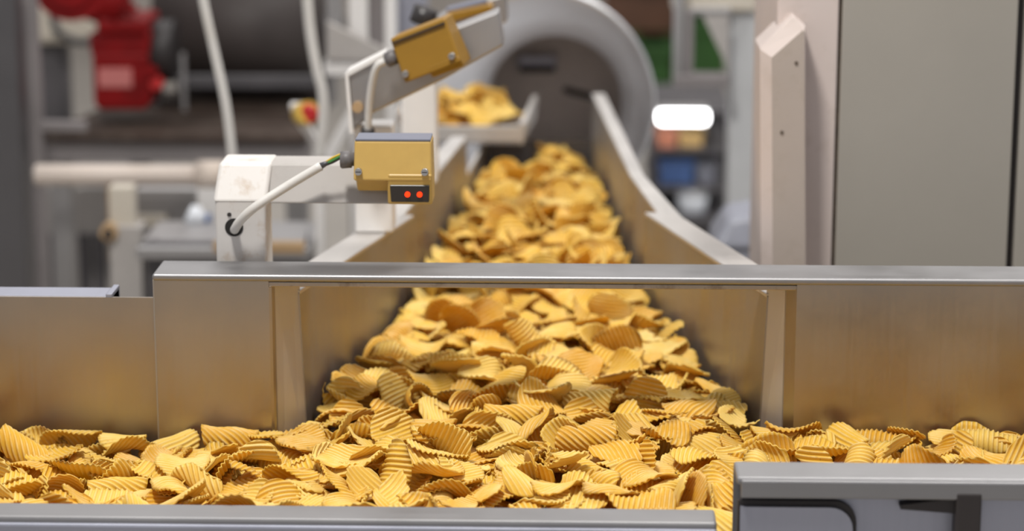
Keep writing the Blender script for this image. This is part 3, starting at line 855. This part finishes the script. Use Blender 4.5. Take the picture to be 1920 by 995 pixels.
# ------------------------------------------------------------------ background, other side
simple_post('steel_column', 'tall pale grey-blue steel column behind the beige cabinet', 1366, 1418, 22, 2.2, 0.08, 'column_grey')
hd = thing('column_head', 'pale gear housing on top of the grey-blue column', 'housing', (PXL(1340, 20, 2.2), 2.25, P(1340, 45, 2.2).z))
MB().pbox(1262, -60, 1420, 22, 2.18, 0.10, 0.006).build('housing_body', 'bench_cream', hd)
MB().pbox(1290, 14, 1372, 30, 2.17, 0.08, 0.004).build('clamp_rail', 'steel_grey', hd)
ub = thing('steel_bracket', 'open dark steel bracket hanging beside the grey-blue column', 'bracket', (PXL(1315, 150, 2.12), 2.14, P(1315, 165, 2.12).z))
MB().pbox(1264, -60, 1282, 164, 2.12, 0.05, 0.002).build('hanger', 'steel_grey', ub)
MB().pbox(1284, 20, 1300, 146, 2.125, 0.04, 0.002).build('inner_plate', 'beam_grey', ub)
MB().pbox(1264, 142, 1368, 164, 2.115, 0.06, 0.002).build('bottom_bar', 'beam_grey', ub)
MB().prism([P(1318, 30, 2.14), P(1366, 30, 2.14), P(1366, 150, 2.14), P(1356, 110, 2.14)], (0, 0.01, 0)).build('gusset', 'grey_paint', ub)
simple_post('dark_upright', 'narrow dark upright between steel column and beige cabinet', 1421, 1452, -60, 1.2, 0.04, 'beam_grey')

rk = thing('storage_rack', 'dark storage rack with crates beside the drum', 'rack', (PXL(1300, 330, 3.2), 3.4, FLOOR_Z))
MB().pbox(1215, 204, 1372, 212, 3.2, 0.40, 0.002).build('shelf', 'machine_dark', rk)
MB().pbox(1215, 350, 1372, 360, 3.2, 0.40, 0.002).build('shelf', 'machine_dark', rk)
MB().pbox(1215, 282, 1372, 288, 3.2, 0.40, 0.002).build('shelf', 'machine_dark', rk)
MB().pbox(1215, 206, 1375, 460, 3.60, 0.02).build('back_sheet', 'machine_dark', rk)
for v in (1214, 1362):
    MB().box((PXL(v, 330, 3.2), 3.2, FLOOR_Z), (PXL(v + 12, 330, 3.2), 3.23, P(v, 204, 3.2).z)).build('upright', 'machine_dark', rk)


def crate(label, x0, y0, x1, y1, shelf_y, Y, mat, d=0.16, cat='crate', name='storage_crate'):
    t = thing(name, label, cat, (PXL((x0 + x1) / 2, y1, Y), Y + d / 2, P((x0 + x1) / 2, y1, Y).z), 'crates in the background')
    a_, c_ = PXL(x0, (y0 + y1) / 2, Y), PXL(x1, (y0 + y1) / 2, Y)
    zb__ = P(1293, shelf_y, 3.2).z + 0.001
    zt_ = P((x0 + x1) / 2, y0, Y).z
    t.location.z = zb__
    MB().box((a_, Y, zb__), (c_, Y + d, zt_ - (zt_ - zb__) * 0.15), 0.004).build('crate_body', mat, t)
    MB().box((a_ - 0.006, Y - 0.006, zt_ - (zt_ - zb__) * 0.2), (c_ + 0.006, Y + d + 0.006, zt_), 0.003).build('crate_rim', mat, t)
    return t


crate('blue plastic crate on the dark rack', 1238, 301, 1300, 346, 350, 3.22, 'crate_blue')
crate('grey crate next to the blue crate on the rack', 1306, 305, 1340, 348, 350, 3.24, 'bin_grey')
crate('reddish carton on the dark rack under the lamp', 1232, 244, 1268, 280, 282, 3.22, 'crate_red')
crate('amber carton on the dark rack under the lamp', 1274, 246, 1318, 280, 282, 3.24, 'crate_amber')
cz = 9.0
def floor_crate(label, x0, y0, x1, Y, mat):
    t = thing('stacked_container', label, 'container', (PXL((x0 + x1) / 2, 60, Y), Y + 0.2, FLOOR_Z), 'containers along the rear wall')
    a_, c_ = PXL(x0, 60, Y), PXL(x1, 60, Y)
    zt_ = P(x0, y0, Y).z
    MB().box((a_, Y, FLOOR_Z), (c_, Y + 0.4, zt_), 0.02).build('container_body', mat, t)
    MB().box((a_ - 0.02, Y - 0.02, zt_ - 0.06), (c_ + 0.02, Y + 0.42, zt_), 0.01).build('container_rim', mat, t)
floor_crate('low green container by the rear wall behind the drum', 1190, 82, 1262, 8.4, 'crate_green')
floor_crate('green container seen through the open steel bracket', 1284, 36, 1362, 8.4, 'crate_green')
floor_crate('tall brown container stack behind the green containers', 1130, -40, 1365, 8.9, 'crate_brown')
lamp = thing('work_lamp', 'bright white tube work lamp glowing over the rack', 'lamp', P(1280, 230, 3.1))
MB().pbox(1234, 207, 1328, 234, 3.12, 0.03, 0.010, 4).build('diffuser', 'lamp_glow', lamp)
MB().pbox(1236, 202, 1326, 208, 3.125, 0.05, 0.002).build('lamp_body', 'steel_grey', lamp)
pail = thing('metal_pail', 'shiny metal pail on the rack shelf beneath the crates', 'pail', P(1298, 408, 3.15))
pc = P(1298, 408, 3.2)
pc.z = P(1293, 410, 3.12).z + 0.001
pail.location = pc
pail_h = 0.05
MB().tube([pc, pc + Vector((0, 0, 0.004)), pc + Vector((0, 0, pail_h))], 0.04, 24, radii=[0.030, 0.032, 0.040]).build('pail_body', 'bottle_plastic', pail)
MB().tube([pc + Vector((0, 0, pail_h - 0.002)), pc + Vector((0, 0, pail_h + 0.006))], 0.042, 24).build('pail_rim', 'steel_screw', pail)
MB().pbox(1215, 410, 1372, 420, 3.12, 0.40, 0.002).build('shelf', 'machine_dark', rk)
gb = thing('grey_bin', 'rounded grey plastic bin beside the beige cabinet foot', 'bin', (PXL(1385, 440, 1.3), 1.4, FLOOR_Z))
x0, x1 = PXL(1338, 440, 1.3), PXL(1432, 440, 1.3)
zt_ = P(1385, 418, 1.3).z
MB().box((x0, 1.3, FLOOR_Z), (x1, 1.45, zt_ - 0.04), 0.01).build('bin_body', 'bin_grey', gb)
MB().hexa([(x0 - 0.004, 1.29, zt_ - 0.045), (x1 + 0.004, 1.29, zt_ - 0.045), (x1 + 0.004, 1.46, zt_ - 0.045), (x0 - 0.004, 1.46, zt_ - 0.045),
           (x0 + 0.025, 1.31, zt_ + 0.006), (x1, 1.31, zt_ + 0.016), (x1, 1.44, zt_ + 0.016), (x0 + 0.025, 1.44, zt_ + 0.006)], 0.012, 3).build('lid', 'bin_grey', gb)

# ================================================================== ridged potato chips
def chip_material(name, edge_brown=0.35, spots=0.25, tint=(1, 1, 1)):
    m, nt, bs = base_mat(name)
    L = nt.links.new
    tc = nd(nt, 'ShaderNodeTexCoord')
    oi = nd(nt, 'ShaderNodeObjectInfo')
    ar = nd(nt, 'ShaderNodeAttribute', attribute_name='rnd')
    ae = nd(nt, 'ShaderNodeAttribute', attribute_name='edge')
    ag = nd(nt, 'ShaderNodeAttribute', attribute_name='ridge')
    add = nd(nt, 'ShaderNodeMath', operation='ADD')
    L(oi.outputs['Random'], add.inputs[0])
    L(ar.outputs['Fac'], add.inputs[1])
    fr = nd(nt, 'ShaderNodeMath', operation='FRACT')
    L(add.outputs[0], fr.inputs[0])
    ramp = nd(nt, 'ShaderNodeValToRGB')
    cr = ramp.color_ramp
    cr.elements[0].position = 0.0
    cr.elements[0].color = (0.84, 0.47, 0.035, 1)
    cr.elements[1].position = 1.0
    cr.elements[1].color = (0.94, 0.69, 0.16, 1)
    e_ = cr.elements.new(0.5)
    e_.color = (0.91, 0.59, 0.065, 1)
    L(fr.outputs[0], ramp.inputs['Fac'])
    off = nd(nt, 'ShaderNodeVectorMath', operation='ADD')
    sc3 = nd(nt, 'ShaderNodeVectorMath', operation='SCALE')
    sc3.inputs[0].default_value = (37.1, 11.3, 5.7)
    L(fr.outputs[0], sc3.inputs['Scale'])
    L(tc.outputs['Object'], off.inputs[0])
    L(sc3.outputs[0], off.inputs[1])
    n1 = nd(nt, 'ShaderNodeTexNoise', Scale=55.0, Detail=5.0, Roughness=0.65)
    L(off.outputs[0], n1.inputs['Vector'])
    # chip tone plus painted light: highlights on ridge crests, shade in the valleys
    rr = nd(nt, 'ShaderNodeMapRange')
    rr.inputs['From Min'].default_value = -0.6
    rr.inputs['From Max'].default_value = 1.1
    rr.inputs['To Min'].default_value = 0.0
    rr.inputs['To Max'].default_value = 0.72
    L(ag.outputs['Fac'], rr.inputs['Value'])
    mr = nd(nt, 'ShaderNodeMath', operation='MULTIPLY')
    nr = nd(nt, 'ShaderNodeMapRange')
    nr.inputs['From Min'].default_value = 0.3
    nr.inputs['From Max'].default_value = 0.65
    L(n1.outputs['Fac'], nr.inputs['Value'])
    L(rr.outputs[0], mr.inputs[0])
    L(nr.outputs[0], mr.inputs[1])
    mx = nd(nt, 'ShaderNodeMix', data_type='RGBA')
    L(mr.outputs[0], mx.inputs['Factor'])
    L(ramp.outputs[0], mx.inputs[6])
    mx.inputs[7].default_value = (0.98, 0.83, 0.42, 1)
    # toasted rim
    n2 = nd(nt, 'ShaderNodeTexNoise', Scale=38.0, Detail=4.0, Roughness=0.7)
    L(off.outputs[0], n2.inputs['Vector'])
    m2 = nd(nt, 'ShaderNodeMath', operation='MULTIPLY')
    pw = nd(nt, 'ShaderNodeMath', operation='POWER')
    L(ae.outputs['Fac'], pw.inputs[0])
    pw.inputs[1].default_value = 7.0
    r4 = nd(nt, 'ShaderNodeMapRange')
    r4.inputs['From Min'].default_value = 0.42
    r4.inputs['From Max'].default_value = 0.68
    r4.inputs['To Max'].default_value = edge_brown * 2.2
    L(n2.outputs['Fac'], r4.inputs['Value'])
    L(pw.outputs[0], m2.inputs[0])
    L(r4.outputs[0], m2.inputs[1])
    m2.use_clamp = True
    mx2 = nd(nt, 'ShaderNodeMix', data_type='RGBA')
    L(m2.outputs[0], mx2.inputs['Factor'])
    L(mx.outputs[2], mx2.inputs[6])
    mx2.inputs[7].default_value = (0.36, 0.16, 0.025, 1)
    # brown frying specks
    n3 = nd(nt, 'ShaderNodeTexNoise', Scale=190.0, Detail=2.0)
    L(off.outputs[0], n3.inputs['Vector'])
    r5 = nd(nt, 'ShaderNodeMapRange')
    r5.inputs['From Min'].default_value = 0.70
    r5.inputs['From Max'].default_value = 0.78
    r5.inputs['To Max'].default_value = spots
    L(n3.outputs['Fac'], r5.inputs['Value'])
    mx3 = nd(nt, 'ShaderNodeMix', data_type='RGBA')
    L(r5.outputs[0], mx3.inputs['Factor'])
    L(mx2.outputs[2], mx3.inputs[6])
    mx3.inputs[7].default_value = (0.16, 0.06, 0.015, 1)
    out = mx3.outputs[2]
    if spots > 0.6:
        n4 = nd(nt, 'ShaderNodeTexNoise', Scale=42.0, Detail=3.0)
        L(off.outputs[0], n4.inputs['Vector'])
        r6 = nd(nt, 'ShaderNodeMapRange')
        r6.inputs['From Min'].default_value = 0.62
        r6.inputs['From Max'].default_value = 0.74
        r6.inputs['To Max'].default_value = 0.8
        L(n4.outputs['Fac'], r6.inputs['Value'])
        mx4 = nd(nt, 'ShaderNodeMix', data_type='RGBA')
        L(r6.outputs[0], mx4.inputs['Factor'])
        L(out, mx4.inputs[6])
        mx4.inputs[7].default_value = (0.15, 0.05, 0.012, 1)
        out = mx4.outputs[2]
    L(out, bs.inputs['Base Color'])
    bs.inputs['Roughness'].default_value = 0.46
    bs.inputs['Specular IOR Level'].default_value = 0.4
    bp = nd(nt, 'ShaderNodeBump', Strength=0.25, Distance=0.0006)
    n5 = nd(nt, 'ShaderNodeTexNoise', Scale=420.0, Detail=3.0)
    L(off.outputs[0], n5.inputs['Vector'])
    L(n5.outputs['Fac'], bp.inputs['Height'])
    L(bp.outputs[0], bs.inputs['Normal'])
    # a fried slice lets some light through
    tr_ = nd(nt, 'ShaderNodeBsdfTranslucent')
    hs = nd(nt, 'ShaderNodeHueSaturation', Saturation=1.25, Value=0.9)
    L(out, hs.inputs['Color'])
    L(hs.outputs[0], tr_.inputs['Color'])
    ms = nd(nt, 'ShaderNodeMixShader')
    ms.inputs['Fac'].default_value = 0.30
    L(bs.outputs[0], ms.inputs[1])
    L(tr_.outputs[0], ms.inputs[2])
    L(ms.outputs[0], nt.nodes['Material Output'].inputs['Surface'])
    return m


chip_material('chip_gold', 0.20, 0.3)
chip_material('chip_browned', 0.62, 0.4)
chip_material('chip_spotted', 0.30, 0.9)

PERIOD = 0.0053


class Chip:
    """one chip shape: a crinkle-cut slice bent about an axis"""

    def __init__(self, kind, seed):
        r = random.Random(seed)
        self.kind = kind
        self.a = r.uniform(0.030, 0.039)
        self.b = r.uniform(0.025, 0.034)
        self.cut = None
        self.phase = r.uniform(0, 6.28)
        self.amp = r.uniform(0.00085, 0.00120)
        self.th = r.uniform(0.0011, 0.0015)
        self.phi = r.uniform(0, math.pi)
        self.k = r.uniform(4, 14)
        self.k2 = r.uniform(-7, 7)
        self.kv = r.uniform(-90, 90)
        if kind == 'curled':
            self.k = r.uniform(24, 40)
            self.k2 = r.uniform(-2, 2)
        elif kind == 'folded':
            self.k = r.uniform(52, 78)
            self.kv = r.uniform(-60, 60)
            self.k2 = r.uniform(-1, 1)
        elif kind == 'saddle':
            self.k = r.uniform(12, 20)
            self.k2 = -r.uniform(8, 16)
        elif kind == 'broken':
            self.cut = (r.uniform(-0.35, 0.35), r.uniform(0.5, 1.1) * r.choice((-1, 1)))
            self.a *= 0.9
            self.b *= 0.9
        elif kind == 'small':
            self.a *= 0.66
            self.b *= 0.66
        self.no = [(r.uniform(0.0, 0.06), r.uniform(1, 3), r.uniform(0, 6.28)) for _ in range(4)]
        self.fine = [(r.uniform(0.008, 0.02), r.uniform(9, 16), r.uniform(0, 6.28)) for _ in range(2)]
        self.wob = (r.uniform(-0.0018, 0.0018), r.uniform(0, 6.28))

    def grid(self, nu, nv):
        u = np.linspace(-0.985, 0.985, nu)[:, None] * np.ones((1, nv))
        w = np.linspace(-1, 1, nv)[None, :] * np.ones((nu, 1))
        h = np.sqrt(np.clip(1 - np.abs(u) ** 2.3, 0.006, 1))
        up = np.ones_like(u)
        dn = np.ones_like(u)
        for (am, fr, ph), tgt in zip(self.no, (up, dn, up, dn)):
            tgt += am * np.sin(fr * 2.2 * u + ph)
        for (am, fr, ph), tgt in zip(self.fine, (up, dn)):
            tgt += am * np.sin(fr * u + ph)
        hi, lo = h * up, -h * dn
        if self.cut:
            c, s = self.cut
            hi = np.minimum(hi, c + s * u + 0.05 * np.sin(14 * u))
            hi = np.maximum(hi, lo + 0.03)
        v = lo + (hi - lo) * (w + 1) / 2
        x, y = u * self.a, v * self.b
        edge = np.maximum(np.abs(u), np.abs(w))
        # bend about an axis
        cp, sp = math.cos(self.phi), math.sin(self.phi)
        s = x * cp + y * sp
        t = -x * sp + y * cp
        k = self.k + self.kv * s
        k = np.where(np.abs(k) < 0.5, 0.5, k)
        th = np.clip(k * s, -2.1, 2.1)
        S = np.sin(th) / k
        Z = (1 - np.cos(th)) / k
        Z = Z + self.k2 * t * t + self.wob[0] * np.sin(150 * t + self.wob[1])
        T = t
        mid = np.stack([S * cp - T * sp, S * sp + T * cp, Z], -1)
        du = np.gradient(mid, axis=0)
        dv = np.gradient(mid, axis=1)
        n = np.cross(du, dv)
        n /= np.maximum(np.linalg.norm(n, axis=-1, keepdims=True), 1e-12)
        ridge = np.sin(x / PERIOD * 2 * math.pi + self.phase + 0.5 * np.sin(90 * y))
        return mid, n, ridge, edge

    def surface(self, nu, nv):
        mid, n, ridge, edge = self.grid(nu, nv)
        c = mid.reshape(-1, 3).mean(0)
        w = ridge * self.amp
        top = mid + n * (w + self.th / 2)[..., None] - c
        bot = mid + n * (w - self.th / 2)[..., None] - c
        nn = nu * nv
        verts = np.concatenate([top.reshape(-1, 3), bot.reshape(-1, 3)])
        i = np.arange(nu - 1)[:, None] * nv + np.arange(nv - 1)[None, :]
        i = i.reshape(-1)
        f1 = np.stack([i, i + nv, i + nv + 1, i + 1], 1)
        f2 = np.stack([i, i + 1, i + nv + 1, i + nv], 1) + nn
        e0 = np.arange(nu - 1) * nv
        r1 = np.stack([e0, e0 + nn, e0 + nv + nn, e0 + nv], 1)
        e1 = e0 + nv - 1
        r2 = np.stack([e1, e1 + nv, e1 + nv + nn, e1 + nn], 1)
        g0 = np.arange(nv - 1)
        r3 = np.stack([g0, g0 + 1, g0 + 1 + nn, g0 + nn], 1)
        g1 = g0 + (nu - 1) * nv
        r4 = np.stack([g1, g1 + nn, g1 + 1 + nn, g1 + 1], 1)
        faces = np.concatenate([f1, f2, r1, r2, r3, r4])
        rid = np.concatenate([ridge.reshape(-1), -ridge.reshape(-1)])
        ed = np.concatenate([edge.reshape(-1)] * 2)
        return verts, faces, rid, ed

    def points(self):
        mid, n, ridge, edge = self.grid(22, 20)
        p = mid.reshape(-1, 3)
        return p - p.mean(0)


def mesh_from(name, verts, faces, attrs, mat):
    me = bpy.data.meshes.new(name)
    me.vertices.add(len(verts))
    me.vertices.foreach_set('co', verts.astype(np.float32).ravel())
    nf = len(faces)
    me.loops.add(nf * 4)
    me.loops.foreach_set('vertex_index', faces.astype(np.int32).ravel())
    me.polygons.add(nf)
    me.polygons.foreach_set('loop_start', np.arange(0, nf * 4, 4, dtype=np.int32))
    me.polygons.foreach_set('loop_total', np.full(nf, 4, dtype=np.int32))
    me.polygons.foreach_set('use_smooth', np.ones(nf, dtype=bool))
    for k, v in attrs.items():
        at = me.attributes.new(k, 'FLOAT', 'POINT')
        at.data.foreach_set('value', v.astype(np.float32))
    me.update(calc_edges=True)
    for mt_ in (mat if isinstance(mat, list) else [mat]):
        me.materials.append(MATS[mt_])
    return me


KINDS = ['flat'] * 12 + ['curled'] * 9 + ['folded'] * 5 + ['saddle'] * 7 + ['broken'] * 6 + ['small'] * 3
SHAPES = [Chip(k, 100 + i) for i, k in enumerate(KINDS)]
SMAT = []
for i in range(len(SHAPES)):
    SMAT.append('chip_browned' if i % 6 == 1 else ('chip_spotted' if i % 13 == 5 else 'chip_gold'))
SPTS = [s.points() for s in SHAPES]

# ---- height field of the troughs
CELL = 0.003
GX0, GX1, GY0, GY1 = -0.78, 0.78, YF, 1.76
NX, NY = int((GX1 - GX0) / CELL), int((GY1 - GY0) / CELL)
gx = GX0 + (np.arange(NX) + 0.5) * CELL
gy = GY0 + (np.arange(NY) + 0.5) * CELL
XX, YY = np.meshgrid(gx, gy, indexing='ij')


def half_right(Y):
    return np.where(Y < 0.03, 0.272, np.interp(Y, [NEAR0, NEAR1, NEAR1 + 0.01, 0.88, FAR1], [0.255, NR1.x - 0.004, NR1.x + 0.002, FR1.x - 0.007, FR2.x - 0.004]))


def half_left(Y):
    h = np.where(Y < 0.03, 0.272, np.interp(Y, [NEAR0, NEAR1, NEAR1 + 0.01, 1.21], [0.255, -NL1.x - 0.004, -NL1.x + 0.002, -FL1.x - 0.007]))
    return np.where(Y < 1.375, h, 0.030)


def inside(X, Y):
    feed = (Y > -0.004) & (Y < FAR1 - 0.004) & (X < half_right(Y) - 0.004) & (X > -half_left(Y) + 0.004)
    crossz = (Y > YF + 0.003) & (Y < -0.006) & (np.abs(X) < 0.74)
    return feed | crossz


def smooth_noise(seed, n=14):
    r = np.random.default_rng(seed)
    out = np.zeros_like(XX)
    for _ in range(n):
        k = r.uniform(8, 45, 2) * r.choice([-1, 1], 2)
        out += np.sin(XX * k[0] + YY * k[1] + r.uniform(0, 6.28)) / n
    return out


floor_h = np.where(YY < 0.02, TF, np.interp(YY, [0.02, NEAR1, FAR1], [-0.064, -0.047, -0.035]))
bed = np.where(YY < 0.0, -0.015, np.interp(YY, [0.0, 0.25, 0.6, 1.0, 1.56], [-0.020, -0.016, 0.002, 0.019, 0.006]))
# cross trough: lower on the far left, a mound in front of the opening
mound = 0.010 * np.exp(-((XX - 0.02) / 0.30) ** 2) * np.clip((YY + 0.34) / 0.2, 0, 1)
left_dip = -0.012 * np.clip((-XX - 0.22) / 0.16, 0, 1)
bed = bed + np.where(YY < 0.05, mound + left_dip * np.clip((YY + 0.30) / 0.12, 0.2, 1), 0.010 * np.exp(-((YY - 0.05) / 0.25) ** 2))
crown = 1 - (np.abs(XX) / np.maximum(half_right(YY), 0.05)) ** 2
bed = bed + np.where(YY > 0.02, 0.012 * np.clip(crown, 0, 1), 0)
bed = bed + 0.006 * smooth_noise(5)
MASK = inside(XX, YY)
H = np.where(MASK, floor_h, -1.0)
TARGET = np.where(MASK, bed, -1.0)

placed = []      # shape index, matrix(3x3), position


def rot_from(nrm, spin):
    z = nrm / np.linalg.norm(nrm)
    a = np.array([1.0, 0, 0]) if abs(z[0]) < 0.8 else np.array([0, 1.0, 0])
    x = np.cross(a, z)
    x /= np.linalg.norm(x)
    y = np.cross(z, x)
    c, s = math.cos(spin), math.sin(spin)
    return np.stack([x * c + y * s, -x * s + y * c, z], 1)


def drop_chip(cx, cy, tries, tilt, sink):
    best = None
    for _ in range(tries):
        si = int(rng.integers(len(SHAPES)))
        az = rng.uniform(0, 2 * math.pi)
        tl = min(abs(rng.normal(0, tilt)), 1.25)
        n = np.array([math.sin(tl) * math.cos(az), math.sin(tl) * math.sin(az), math.cos(tl)])
        if rng.random() < 0.5:
            n = -n
        R = rot_from(n, rng.uniform(0, 2 * math.pi))
        p = SPTS[si] @ R.T
        x = p[:, 0] + cx
        y = p[:, 1] + cy
        if not inside(x, y).all():
            # slide away from the wall
            bad = ~inside(x, y)
            mvx, mvy = p[bad, 0].mean(), p[bad, 1].mean()
            L = math.hypot(mvx, mvy) + 1e-9
            ok = False
            for step in (0.008, 0.016, 0.026):
                x2 = x - mvx / L * step
                y2 = y - mvy / L * step
                if inside(x2, y2).all():
                    x, y = x2, y2
                    ok = True
                    break
            if not ok:
                continue
        ix = ((x - GX0) / CELL).astype(int)
        iy = ((y - GY0) / CELL).astype(int)
        gap = H[ix, iy] - p[:, 2]
        gs = np.sort(gap)
        z = gs[int(len(gs) * sink)]
        z = max(z, (floor_h[ix, iy] - p[:, 2]).max() + 0.002)
        ic = TARGET[int((cx - GX0) / CELL), int((cy - GY0) / CELL)]
        if z > ic + 0.018 or z + p[:, 2].max() > ic + 0.054:
            continue
        score = 0.35 * z - 0.22 * (p[:, 2].max() - p[:, 2].min()) * (tilt > 0.6) + rng.uniform(0, 0.008)
        if best is None or score < best[0]:
            best = (score, si, R, p, x, y, z, ix, iy)
    if best is None:
        return False
    _, si, R, p, x, y, z, ix, iy = best
    np.maximum.at(H, (ix, iy), p[:, 2] + z + 0.0012)
    pos = np.array([x[0] - p[0, 0], y[0] - p[0, 1], z])
    placed.append((si, R, pos))
    return True


cells = np.argwhere(MASK & (np.abs(XX) < 0.70))
fails = 0
while len(placed) < 2600:
    c = cells[rng.integers(len(cells), size=60)]
    deficit = TARGET[c[:, 0], c[:, 1]] - H[c[:, 0], c[:, 1]]
    j = int(np.argmax(deficit))
    if deficit[j] < 0.002:
        fails += 1
        if fails > 60:
            break
        continue
    cx, cy = gx[c[j, 0]], gy[c[j, 1]]
    upper = deficit[j] < 0.02
    if not drop_chip(cx, cy, 8, 1.0 if upper else 0.5, 0.86):
        fails += 1
        if fails > 4000:
            break
# a last loose scatter of chips standing up or lying proud
for _ in range(110):
    c = cells[rng.integers(len(cells))]
    if gy[c[1]] < 1.2:
        drop_chip(gx[c[0]], gy[c[1]], 4, 0.9, 0.84)

# chips on the side tray
extra = []
for _ in range(54):
    t_ = rng.uniform(0, 1)
    x = rng.uniform(TRAY[0] + 0.03, TRAY[1] - 0.028 + 0.012 * t_)
    y = TRAY[2] + 0.035 + t_ * 0.17
    si = int(rng.integers(len(SHAPES)))
    tl = abs(rng.normal(0, 0.3))
    az = rng.uniform(0, 6.28)
    n = np.array([math.sin(tl) * math.cos(az), math.sin(tl) * math.sin(az), math.cos(tl)])
    R = rot_from(n, rng.uniform(0, 6.28))
    p = SPTS[si] @ R.T
    extra.append((si, R, np.array([x, y, TRAY[4] - p[:, 2].min() + rng.uniform(0, 0.022) + 0.012 * t_])))
ALL = placed + extra
# ---- which chips show largest from the photograph's viewpoint
W4, H4 = 480, 249
zbuf = np.full((W4, H4), 1e9)
ids = np.full((W4, H4), -1)
proj = []
for i, (si, R, pos) in enumerate(ALL):
    p = SPTS[si] @ R.T + pos
    x, y, d = project(p)
    proj.append((x, y, d))
    ix, iy = (x / 4).astype(int), (y / 4).astype(int)
    ok = (ix >= 0) & (ix < W4) & (iy >= 0) & (iy < H4)
    for a_, b_, c_ in zip(ix[ok], iy[ok], d[ok]):
        if c_ < zbuf[a_, b_]:
            zbuf[a_, b_] = c_
            ids[a_, b_] = i
px_ = (np.arange(W4) * 4 + 2)[:, None] * np.ones((1, H4))
py_ = (np.arange(H4) * 4 + 2)[None, :] * np.ones((W4, 1))
hidden = ((py_ > 488) & (py_ < 532)) | (py_ > 942 + px_ * 0.012) | ((px_ > 1375) & (py_ > 866))
ids[hidden] = -1
count = np.bincount(ids[ids >= 0], minlength=len(ALL))
order = np.argsort(-count)
single = [int(i) for i in order[:300] if count[i] >= 2]
rest = [i for i in range(len(ALL)) if i not in set(single)]

KTXT = {'flat': 'broad', 'curled': 'curled-up', 'folded': 'folded', 'saddle': 'saddle-shaped', 'broken': 'broken', 'small': 'small'}
MTXT = {'chip_gold': 'golden ridged chip', 'chip_browned': 'brown-edged ridged chip', 'chip_spotted': 'brown-spotted ridged chip'}
hi_mesh = {}
for i in single:
    si, R, pos = ALL[i]
    if si not in hi_mesh:
        s = SHAPES[si]
        nu = int(s.a * 2 / PERIOD * 7) + 1
        v, f, rd, ed = s.surface(nu, 15)
        hi_mesh[si] = mesh_from('potato_chip', v, f, {'ridge': rd, 'edge': ed}, SMAT[si])
    ob = bpy.data.objects.new('potato_chip', hi_mesh[si])
    M = Matrix([[*R[0], pos[0]], [*R[1], pos[1]], [*R[2], pos[2]], [0, 0, 0, 1]])
    ob.matrix_world = M
    COL.objects.link(ob)
    if i >= len(placed):
        zone = 'on the side tray'
    elif pos[1] < -0.005:
        if pos[0] < -0.36:
            zone = 'by the low back wall'
        elif pos[0] < -0.26:
            zone = 'below the plain side panel'
        elif pos[0] > 0.28:
            zone = 'behind the raised front rail'
        else:
            zone = ('along the low front rail' if pos[1] < -0.20 else ('in mid cross trough' if pos[1] < -0.10 else 'just under the crossbar'))
    else:
        zone = 'in the flared trough' if pos[1] < NEAR1 else 'in the narrow trough'
        hx = float(half_right(np.array(pos[1])))
        zone += ' near the sensor side' if pos[0] < -0.4 * hx else (' near the cabinet side' if pos[0] > 0.4 * hx else ' on its centre line')
    up_ = abs(R[2][2])
    pose = 'lying flat' if up_ > 0.85 else ('leaning' if up_ > 0.5 else 'standing on edge')
    tag(ob, KTXT[SHAPES[si].kind] + ' ' + MTXT[SMAT[si]] + ' ' + pose + ' ' + zone, 'potato chip', 'ridged potato chips on the conveyors')

vs_, fs_, rd_, ed_, rn_, mi_ = [], [], [], [], [], []
base = 0
lo_cache = {}
for i in rest:
    si, R, pos = ALL[i]
    near_ = pos[1] < 0.25 and count[i] > 0
    key = (si, near_)
    if key not in lo_cache:
        s = SHAPES[si]
        lo_cache[key] = s.surface(int(s.a * 2 / PERIOD * (6 if near_ else 4)) + 1, 10 if near_ else 7)
    v, f, rd, ed = lo_cache[key]
    vs_.append(v @ R.T + pos)
    fs_.append(f + base)
    rd_.append(rd)
    ed_.append(ed)
    rn_.append(np.full(len(v), rng.random()))
    mi_.append(np.full(len(f), 1 if SMAT[si] == 'chip_browned' else 0))
    base += len(v)
me = mesh_from('potato_chip_bed', np.concatenate(vs_), np.concatenate(fs_), {'ridge': np.concatenate(rd_), 'edge': np.concatenate(ed_), 'rnd': np.concatenate(rn_)}, ['chip_gold', 'chip_browned'])
me.polygons.foreach_set('material_index', np.concatenate(mi_).astype(np.int32))
me.update()
ob = link('potato_chip_bed', me, None)
tag(ob, 'remaining mass of ridged potato chips filling the troughs', 'potato chips', kind='stuff')
print('CHIPS placed', len(placed), 'extra', len(extra), 'visible', int((count > 0).sum()), 'single', len(single), 'rest', len(rest))
